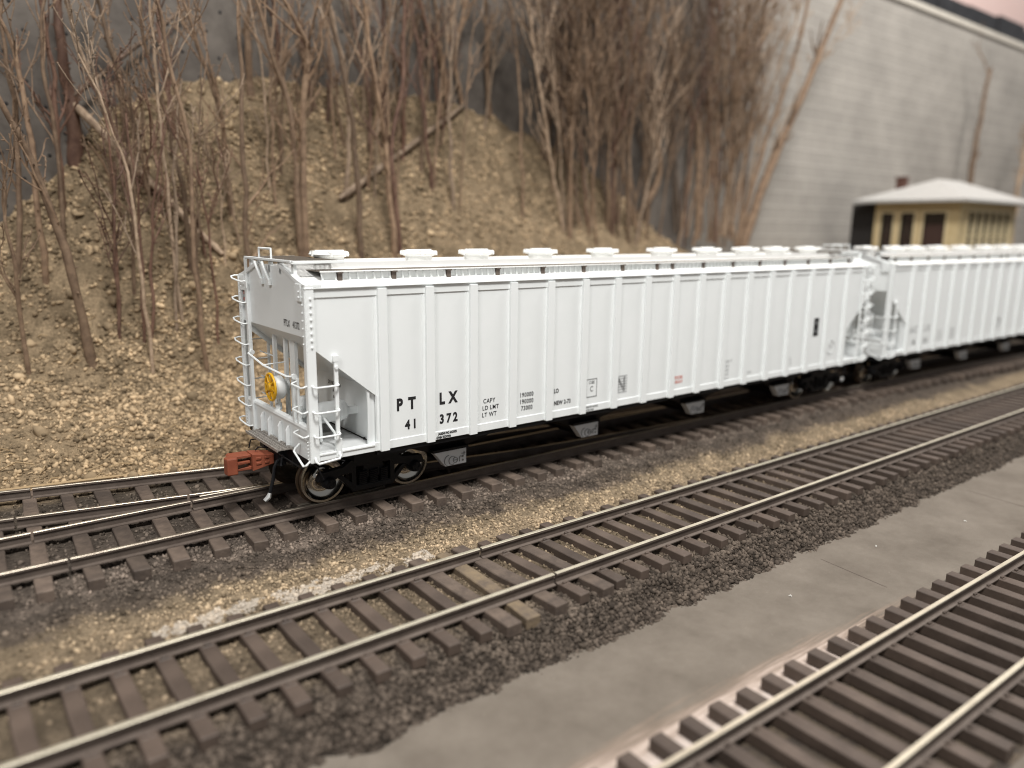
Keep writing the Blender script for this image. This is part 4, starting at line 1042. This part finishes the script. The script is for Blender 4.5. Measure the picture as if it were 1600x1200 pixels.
[[[24.3, 11.9, 4.31], [25.9, 11.74, 10.67], [29.06, 11.58, 16.96]], 0.076, 2],
[[[18.59, 10.65, 4.76], [17.58, 10.23, 9.54], [16.91, 9.82, 13.6]], 0.064, 2],
[[[17.22, 10.27, 4.68], [17.4, 10.28, 9.82], [16.85, 10.29, 14.3]], 0.06, 2],
[[[23.22, 11.9, 4.3], [24.52, 11.86, 10.81], [26.12, 11.83, 16.96]], 0.054, 2],
[[[23.34, 11.9, 4.93], [22.04, 11.56, 10.1], [21.49, 11.22, 14.59]], 0.055, 2],
[[[17.49, 10.21, 4.49], [17.25, 9.73, 9.7], [17.12, 9.26, 14.21]], 0.045, 2],
[[[16.15, 10.26, 4.93], [15.49, 10.41, 8.41], [15.4, 10.56, 11.52]], 0.06, 2],
[[[20.61, 11.61, 5.04], [20.0, 11.44, 10.6], [19.99, 11.26, 15.54]], 0.044, 2],
[[[26.7, 11.9, 4.47], [26.98, 11.55, 10.8], [27.83, 11.21, 16.56]], 0.054, 2],
[[[15.06, 10.12, 4.86], [14.75, 9.72, 9.4], [13.89, 9.32, 13.2]], 0.037, 2],
[[[17.06, 10.29, 4.77], [16.22, 9.71, 9.28], [14.76, 9.13, 12.92]], 0.06, 2],
[[[14.58, 9.88, 4.51], [14.54, 9.9, 9.66], [14.75, 9.92, 14.28]], 0.058, 2],
[[[26.27, 11.9, 4.24], [25.12, 11.81, 10.79], [24.81, 11.72, 16.58]], 0.06, 2],
[[[27.49, 11.9, 4.51], [25.51, 11.47, 10.54], [24.6, 11.05, 15.69]], 0.071, 2],
[[[27.16, 11.9, 4.59], [25.45, 11.82, 10.97], [24.16, 11.75, 16.43]], 0.065, 2],
[[[15.67, 10.27, 5.04], [13.86, 9.9, 9.68], [11.55, 9.52, 13.28]], 0.031, 2],
[[[19.67, 10.59, 4.29], [18.74, 10.18, 9.39], [17.84, 9.76, 13.69]], 0.042, 2],
[[[27.77, 11.9, 4.53], [27.83, 11.8, 10.7], [28.55, 11.7, 16.38]], 0.05, 2],
[[[27.19, 11.9, 5.03], [27.03, 11.45, 11.11], [27.61, 11.0, 16.59]], 0.067, 2],
[[[25.42, 11.9, 4.48], [24.7, 11.47, 9.27], [23.34, 11.03, 13.29]], 0.048, 2],
[[[24.88, 11.9, 4.93], [24.38, 11.61, 9.16], [24.41, 11.33, 12.91]], 0.047, 2],
[[[23.67, 11.9, 4.27], [23.21, 11.35, 9.85], [23.99, 10.79, 14.87]], 0.04, 2],
[[[18.67, 10.35, 4.35], [19.2, 10.0, 8.02], [18.63, 9.65, 11.16]], 0.064, 2],
[[[16.07, 9.91, 4.32], [14.99, 9.43, 9.32], [14.04, 8.96, 13.45]], 0.041, 2],
[[[14.46, 10.06, 4.85], [13.0, 9.62, 9.01], [11.86, 9.17, 12.41]], 0.059, 2],
[[[18.23, 10.32, 4.41], [17.66, 9.87, 9.61], [17.44, 9.41, 14.08]], 0.063, 2],
[[[18.27, 10.27, 4.35], [16.76, 9.71, 9.51], [14.54, 9.14, 13.55]], 0.058, 2],
[[[14.9, 10.23, 5.03], [14.77, 10.34, 9.38], [14.91, 10.46, 13.3]], 0.039, 2],
[[[22.99, 11.9, 4.95], [22.21, 11.87, 10.66], [21.91, 11.83, 15.72]], 0.037, 2],
[[[27.11, 11.9, 4.6], [27.78, 11.59, 10.88], [27.91, 11.28, 16.49]], 0.078, 2],
[[[17.07, 10.28, 4.75], [16.24, 10.23, 9.34], [15.84, 10.19, 13.37]], 0.058, 2],
[[[25.79, 11.9, 4.45], [24.87, 11.45, 10.61], [23.38, 11.0, 15.74]], 0.042, 2],
[[[24.77, 11.9, 4.98], [24.42, 12.04, 11.15], [23.98, 12.17, 16.64]], 0.051, 2],
[[[26.67, 11.9, 4.22], [26.53, 11.48, 10.55], [26.27, 11.05, 16.09]], 0.057, 2],
[[[19.29, 10.71, 4.59], [19.11, 10.2, 9.67], [18.47, 9.69, 13.97]], 0.056, 2],
[[[25.99, 11.9, 4.95], [24.27, 11.41, 10.9], [23.1, 10.93, 15.92]], 0.048, 2],
[[[26.64, 11.9, 4.65], [26.42, 11.47, 10.83], [25.28, 11.05, 16.07]], 0.059, 2],
[[[25.57, 11.9, 4.57], [25.9, 11.33, 10.37], [26.01, 10.76, 15.47]], 0.074, 2],
[[[17.86, 10.64, 5.02], [17.17, 10.32, 9.54], [16.29, 10.0, 13.35]], 0.063, 2],
[[[26.36, 11.9, 4.79], [26.1, 11.46, 9.87], [25.42, 11.03, 14.27]], 0.063, 2],
[[[19.01, 10.97, 5.02], [19.8, 10.53, 10.34], [21.1, 10.08, 15.24]], 0.056, 2],
[[[14.54, 10.06, 4.81], [13.43, 9.51, 9.5], [11.72, 8.95, 13.2]], 0.047, 2],
[[[15.44, 10.12, 4.77], [14.05, 10.04, 9.32], [13.0, 9.97, 13.17]], 0.036, 2],
[[[19.55, 11.04, 4.9], [18.35, 11.09, 9.96], [17.15, 11.14, 14.29]], 0.048, 2],
[[[28.27, 11.9, 4.89], [31.5, 11.98, 11.21], [38.26, 12.05, 18.14]], 0.041, 2],
[[[19.2, 10.54, 4.41], [16.83, 10.42, 9.8], [14.89, 10.3, 14.19]], 0.052, 2],
[[[26.95, 11.9, 5.17], [28.12, 11.51, 11.27], [30.43, 11.12, 17.11]], 0.045, 2],
[[[20.82, 11.0, 4.31], [21.45, 11.1, 7.85], [22.42, 11.21, 11.14]], 0.039, 2],
[[[27.97, 11.9, 4.76], [29.01, 11.77, 10.7], [31.37, 11.63, 16.44]], 0.077, 2]]
N_HAND = 33
LOGS = [[[-1.28, 11.63, 8.1], [1.59, 9.38, 4.25], 0.109], [[-1.24, 11.6, 8.26], [1.76, 11.75, 10.92], 0.066], [[5.39, 10.06, 5.84], [11.1, 11.8, 9.3], 0.107]]

# ------------------------------------------------------------------ walls behind
pw = MB()
px0, px1, pz0, pz1 = -16, 23.5, -1.2, 24
pw.box(px0, px1, 12.0, 12.5, pz0, pz1)
panel = tag(pw.build('panel_wall', M['panel']), 'dark grey panel wall with rows of small pits behind the dirt mound', 'wall')
pit = MB()
random.seed(3)
zr = 3.0; row = 0
while zr < 17:
    x = -9+(row % 2)*.42+row*.07
    while x < 8:
        xx, zz = x+random.uniform(-.07, .07), zr+random.uniform(-.06, .06)
        pit.lathe([(.0, -.003), (.05, -.003), (.055, .004)], (xx, 12.0, zz), 1, 10); x += .95
    zr += .62; row += 1
pit.build('pit_rows', M['panelhole'], panel, smooth=60)
bw_ = MB().box(21.5, 120, 13.6, 14.4, -1.2, 19.0)
wall = tag(bw_.build('block_wall', M['block']), 'pale grey painted block wall behind the depot', 'wall')
MB().box(21.3, 120, 13.45, 14.5, 19.0, 19.35).build('coping', M['coping'], wall)
fa = MB()
for k in range(20):
    fa.box(22+k*5, 22+k*5+4.96, 14.6+.12*(k % 2), 15.1, 19.3, 21.0+.14*(k % 3))
tag(fa.build('fascia_board', M['fascia']), 'black fascia boards along the top of the pale block wall', 'fascia board')
tag(MB().box(20, 125, 16.6, 17, 19, 44).build('room_wall', M['pink']), 'pale pink wall of the room above the black fascia boards', 'wall')
tag(MB().box(23.5, 125, 12.2, 16.6, -1.4, 2.4).build('upper_ground', M['earth']), kind='structure')

# ------------------------------------------------------------------ depot
DX, DY, DX1, DY1, DZ0, DZ1 = 37.25, 5.5, 44.4, 9.9, 2.4, 6.62
dep = empty('depot', ((DX+DX1)/2, (DY+DY1)/2, DZ0))
tag(dep, 'cream railway depot with a grey hipped roof in front of the block wall', 'building')
do = ((DX+DX1)/2, (DY+DY1)/2, DZ0)
def D(mb, n, m, parent=dep, bevel=0): return mb.build(n, m, parent, do, None, bevel)
D(MB().box(DX-.6, DX1+.6, DY-.6, DY1+1.6, -1.0, DZ0), 'foundation', M['coping'])
# left wall (faces -X): solid strips around three openings
ops_l = [(6.15, 7.25, 'door'), (7.75, 8.45, 'window'), (8.85, 9.5, 'window')]
wl = MB(); y = DY
for a, b_, k in ops_l:
    wl.box(DX, DX+.2, y, a, DZ0, DZ1); wl.box(DX, DX+.2, a, b_, 6.1, DZ1)
    if k == 'window': wl.box(DX, DX+.2, a, b_, DZ0, 3.6)
    y = b_
wl.box(DX, DX+.2, y, DY1, DZ0, DZ1)
D(wl, 'end_wall', M['depot'])
for a, b_, k in ops_l:
    z0 = DZ0 if k == 'door' else 3.6
    fr = MB(); fr.box(DX-.05, DX+.1, a-.1, a, z0, 6.1); fr.box(DX-.05, DX+.1, b_, b_+.1, z0, 6.1); fr.box(DX-.05, DX+.1, a-.1, b_+.1, 6.1, 6.22)
    if k == 'window':
        fr.box(DX-.08, DX+.1, a-.12, b_+.12, z0-.1, z0)
        w_ = D(fr, 'window', M['depottrim']); g = MB().box(DX+.10, DX+.12, a, b_, z0, 6.1)
        s = MB().box(DX+.05, DX+.10, a, b_, 4.82, 4.90).box(DX+.05, DX+.10, (a+b_)/2-.03, (a+b_)/2+.03, z0, 6.1)
        D(s, 'sash', M['doorbrown'], w_); D(g, 'pane', M['glass'], w_)
    else:
        w_ = D(fr, 'door', M['depottrim']); D(MB().box(DX+.10, DX+.15, a, b_, z0, 5.5), 'leaf', M['doorbrown'], w_); D(MB().box(DX+.1, DX+.13, a, b_, 5.5, 6.1), 'transom', M['glass'], w_)
# front wall (faces -Y): one wide six-light window
wf = MB(); fx0, fx1 = 38.2, 43.7
wf.box(DX+.2, fx0, DY, DY+.2, DZ0, DZ1); wf.box(fx1, DX1, DY, DY+.2, DZ0, DZ1); wf.box(fx0, fx1, DY, DY+.2, DZ0, 3.4); wf.box(fx0, fx1, DY, DY+.2, 6.15, DZ1)
D(wf, 'front_wall', M['depot'])
fr = MB(); fr.box(fx0-.1, fx1+.1, DY-.06, DY+.1, 6.15, 6.27); fr.box(fx0-.12, fx1+.12, DY-.08, DY+.1, 3.3, 3.4)
for i in range(7):
    x = fx0+(fx1-fx0)*i/6; fr.box(x-.08, x+.08, DY-.05, DY+.1, 3.4, 6.15)
w_ = D(fr, 'window', M['depottrim']); D(MB().box(fx0, fx1, DY+.11, DY+.13, 3.4, 6.15), 'pane', M['glass'], w_); D(MB().box(fx0, fx1, DY+.04, DY+.1, 4.9, 4.97), 'sash', M['depottrim'], w_)
D(MB().box(DX1-.2, DX1, DY+.2, DY1, DZ0, DZ1), 'end_wall', M['depot']); D(MB().box(DX+.2, DX1-.2, DY1-.2, DY1, DZ0, DZ1), 'rear_wall', M['depot'])
rx0, rx1, ry0, ry1 = DX-.9, DX1+1.0, DY-.7, DY1+.9
ym = (ry0+ry1)/2; ze, zp = 6.62, 7.95
rf = MB(); v = [(rx0, ry0, ze), (rx1, ry0, ze), (rx1, ry1, ze), (rx0, ry1, ze), (rx0, ry0, ze+.14), (rx1, ry0, ze+.14), (rx1, ry1, ze+.14), (rx0, ry1, ze+.14), (rx0+3.2, ym, zp), (rx1-3.2, ym, zp)]
rf.add(v, [(3, 2, 1, 0), (0, 1, 5, 4), (1, 2, 6, 5), (2, 3, 7, 6), (3, 0, 4, 7), (4, 5, 9, 8), (5, 6, 9), (6, 7, 8, 9), (7, 4, 8)])
r_ = D(rf, 'roof', M['shingle'])
D(MB().box(38.9, 39.35, 9.3, 9.75, 6.9, 8.0).box(38.86, 39.39, 9.26, 9.79, 8.0, 8.1), 'chimney', M['brickred'], r_)
D(MB().box(DX+.3, DX1-.3, DY1+.002, DY1+1.5, DZ0, 6.6), 'gap_shade_box', M['gap_shade_box'])  # black box added in place of the shaded gap between depot and wall

# ------------------------------------------------------------------ saplings and dead wood
def smooth_path(pts, n):
    """Catmull-Rom through the points"""
    P_ = [Vector(p) for p in pts]; P_ = [P_[0]*2-P_[1]]+P_+[P_[-1]*2-P_[-2]]
    out = []
    segs = len(P_)-3
    for i in range(segs):
        p0, p1, p2, p3 = P_[i:i+4]
        k = max(2, n//segs)
        for j in range(k):
            t = j/k
            out.append(.5*((2*p1)+(p2-p0)*t+(2*p0-5*p1+4*p2-p3)*t*t+(-p0+3*p1-3*p2+p3)*t**3))
    out.append(P_[-2]); return out
RS = random.Random(99)
def wob(path, amp, seed):
    return [p+Vector((mnoise.noise((p.z*1.1, seed, 0)), mnoise.noise((p.z*1.1, seed, 5)), 0))*amp*min(1, i/3) for i, p in enumerate(path)]
def branch(mb, p, d, L, r, depth, rs):
    n = 7; path = [p]; q = p.copy(); dd = d.copy()
    for i in range(n):
        dd = (dd+Vector((rs.gauss(0, .10), rs.gauss(0, .10), .09+rs.gauss(0, .05)))).normalized(); q = q+dd*L/n; path.append(q.copy())
    rad = [max(.012, r*(1-.7*i/n)*(1+rs.uniform(-.18, .25))) for i in range(n+1)]
    mb.tube(path, rad, 5)
    if depth > 0:
        for k in range(rs.randint(1, 3)):
            i = rs.randint(2, n-1); a = (path[i+1]-path[i]).normalized()
            s = a.orthogonal().normalized(); s.rotate(Matrix.Rotation(rs.uniform(0, 6.28), 3, a))
            branch(mb, path[i], (a*.85+s*.55).normalized(), L*rs.uniform(.35, .65), rad[i]*.7, depth-1, rs)
        # buds and stubs
    for k in range(rs.randint(3, 7)):
        i = rs.randint(1, n); a = Vector((rs.gauss(0, 1), rs.gauss(0, 1), rs.uniform(0, 1))).normalized()
        mb.tube([path[i], path[i]+a*rs.uniform(.03, .09)], [rad[i]*1.0, .010], 4)
def sapling(pts, r, label, group, seed, material, nb, depth=1, lenk=1.0):
    rs = random.Random(seed)
    path = wob(smooth_path(pts, 18), .10, seed*1.7); n = len(path)
    o = empty('sapling', pts[0]); tag(o, label, 'bare tree', group)
    rad = [max(.014, r*(1.12-.62*i/(n-1))*(1+rs.uniform(-.08, .1))) for i in range(n)]
    t = MB(); t.tube(path, rad, 8)
    for k in range(max(8, int(r*150))):
        i = rs.randint(2, n-1); a = Vector((rs.gauss(0, 1), rs.gauss(0, 1), rs.uniform(-.2, 1))).normalized(); t.tube([path[i], path[i]+a*(rad[i]+rs.uniform(.03, .10))], [rad[i]*.5, .01], 5)
    t.build('trunk', material, o, pts[0], 50)
    if nb:
        b = MB(); tot = (path[-1]-path[0]).length
        for k in range(nb):
            i = int(n*(.28+.68*rs.random())); i = min(max(i, 2), n-2)
            a = (path[i+1]-path[i]).normalized(); s = a.orthogonal().normalized(); s.rotate(Matrix.Rotation(rs.uniform(0, 6.28), 3, a))
            d = (a+s*rs.uniform(.35, .8)); d.y *= .6; d.normalize()
            branch(b, path[i], d, lenk*rs.uniform(.9, 2.6)*min(1, tot/6), max(.018, rad[i]*rs.uniform(.35, .62)), depth, rs)
        b.build('twigs', material, o, pts[0])
    return o
KINDMAT = ['redstem', 'stem', 'redstem', 'stem', 'palestem', 'stem', 'palestem', 'stem', 'stem', 'stem', 'redstem', 'stem', 'redstem', 'stem', 'stem', 'stem', 'palestem', 'stem', 'redstem', 'redstem', 'stem', 'stem', 'stem', 'stem', 'stem', 'stem', 'stem', 'stem', 'stem', 'stem', 'stem', 'palestem', 'stem']
HAND_LABELS = [
    'thick dark red trunk without branches at the foot of the grey panel wall',
    'thick brown leaning stem rooted low on the mound, bending left',
    'slender knobbly sapling beside the dark red trunk',
    'thin sapling rooted at the far left foot of the mound',
    'very thin pale sapling leaning left in front of the panel wall',
    'straight brown stem on the mound crest, leaning left against the panel wall',
    'thin pale sapling with bright buds left of the white car',
    'slender sapling rooted just left of the coupler, leaning left',
    'forked sapling with pale knobbly bark above the roof ladder',
    'straight brown stem rising behind the end ladder',
    'reddish stem on the mound crest beside a pale sapling',
    'dark stem on top of the mound',
    'rust red stem standing on top of the mound',
    'curving sapling behind the first roof hatch',
    'thick brown stem with a sharply bent top',
    'pale brown sapling leaning left above the second hatch',
    'thin pale stem beside the pale brown leaning sapling',
    'rust brown stem crossing the mound above the roof',
    'red brown stem with a tuft of twigs at its top',
    'straight reddish stem on the crest right of the leaning ones',
    'bare sapling at the top of the fallen log',
    'bare sapling just right of the fallen log top',
    'upright sapling on the right shoulder of the mound',
    'thick pale brown stem leaning right on the right shoulder',
    'blurred stem at the right foot of the mound',
    'blurred forked stem at the edge of the thicket',
    'long stem leaning right at the right edge of the thicket',
    'stem just left of the long right leaning stem',
    'branching sapling at the top left corner, leaning left over the leaning trunk',
    'knobbly sapling at the upper left edge, rooted behind the leaning trunk',
    'thin sapling rising straight between the leaning trunk and the dark red trunk',
    'pale sapling leaning right in front of the broken propped branch',
    'sapling with forked top left of the forked pale bark sapling']
GROUPLAB = {'mid': ('thin bare sapling among the crowded stems on the mound behind the white car roof', 'thin saplings crowding the mound behind the car roof'),
            'left': ('very thin bare whip growing on the mound slope left of the white car', 'thin whips on the mound slope left of the car'),
            'right': ('blurred bare stem inside the dense thicket at the right end of the mound', 'stems of the dense thicket right of the mound')}
for i, (pts, r, kn) in enumerate(STEMS):
    kind = ('mid', 'left', 'right')[kn]
    rs = random.Random(1000+i)
    if i < N_HAND:
        thick = i in (0,)
        o = sapling(pts, r, HAND_LABELS[i], 'bare saplings on the mound', i+1, M[KINDMAT[i]], 0 if i == 0 else rs.randint(4, 8), 1)
    else:
        lab, grp = GROUPLAB[kind]
        mk = M[rs.choice(['stem', 'stem', 'stem', 'redstem', 'redstem', 'palestem'] if kind != 'right' else ['stem', 'stem', 'darkstem', 'stem', 'palestem', 'redstem'])]
        sapling(pts, r, lab, grp, i+1, mk, {'mid': rs.randint(4, 9), 'left': rs.randint(2, 5), 'right': rs.randint(9, 15)}[kind], 2 if kind == 'right' else 1, 1.0 if kind != 'right' else 1.3)
sapling([(54.7, 12.3, 2.2), (54.75, 12.3, 10.5), (55.4, 12.2, 16.3)], .22, 'lone blurred sapling standing behind the depot roof', None, 501, M['stem'], 2)
sapling([(61.2, 11.6, 2.2), (61.5, 11.6, 9), (62, 11.6, 13)], .2, 'tan bushy sapling at the right edge behind the depot', None, 502, M['palestem'], 14, 2)
LABL = [('fallen log lying slantwise across the left slope of the mound', 'palestem'), ('broken branch propped against the grey panel wall beside the dark red trunk', 'darkstem'), ('pale fallen log lying slantwise on the mound behind the car roof', 'palestem')]
for (a, b_, r), (lab, mk) in zip(LOGS, LABL):
    rs = random.Random(r)
    mids = [Vector(a)*(1-q)+Vector(b_)*q for q in (0, .25, .5, .75, 1)]
    if lab.startswith('broken') is False: mids = [p if k in (0, 4) else Vector((p.x, p.y, max(p.z, mound_height(p.x, p.y)+r*.8))) for k, p in enumerate(mids)]
    pth = wob(smooth_path(mids, 20), .07, 3)
    t = MB(); t.tube(pth, [r*(.55 if i in (0, len(pth)-1) else 1.05-.3*i/(len(pth)-1))*(1+rs.uniform(-.14, .14)) for i in range(len(pth))], 9)
    for k in range(4): i = rs.randint(2, 9); t.tube([pth[i], pth[i]+Vector((rs.uniform(-.2, .2), -.1, rs.uniform(.05, .25)))], [r*.4, .012], 5)
    o = t.build('fallen_branch', M[mk], None, (0, 0, 0), 50); tag(o, lab, 'fallen branch', 'dead wood on the mound')
straws = MB()
for i in range(120):
    x = random.uniform(-5, 7); y = random.uniform(yfoot(x)+.1, 9.5); z = mound_height(x, y)+.05
    a = random.uniform(0, 6.28); l = random.uniform(.08, .3)
    straws.tube([(x, y, z), (x+l*math.cos(a), y+l*math.sin(a)*.6, z+random.uniform(.02, .14)), (x+2*l*math.cos(a+.3), y+1.2*l*math.sin(a+.3), z+.02)], .014, 5)
tag(straws.build('dry_straw', M['straw']), kind='stuff')
for lab, pts in (('long dry twig lying flat in front of the mound beside the rear track', [(-5.2, 5.9, -.2), (-3.6, 5.45, -.16), (-2.0, 5.2, -.17), (-.6, 4.95, -.2)]),
                 ('short dry twig lying near the left edge beside the rear track', [(-4.7, 5.55, -.2), (-3.9, 5.35, -.18), (-3.1, 5.35, -.2)])):
    t = MB(); t.tube(smooth_path(pts, 10), .03, 6); tag(t.build('dry_twig', M['straw'], None, (0, 0, 0), 50), lab, 'dry twig', 'twigs on the ground')
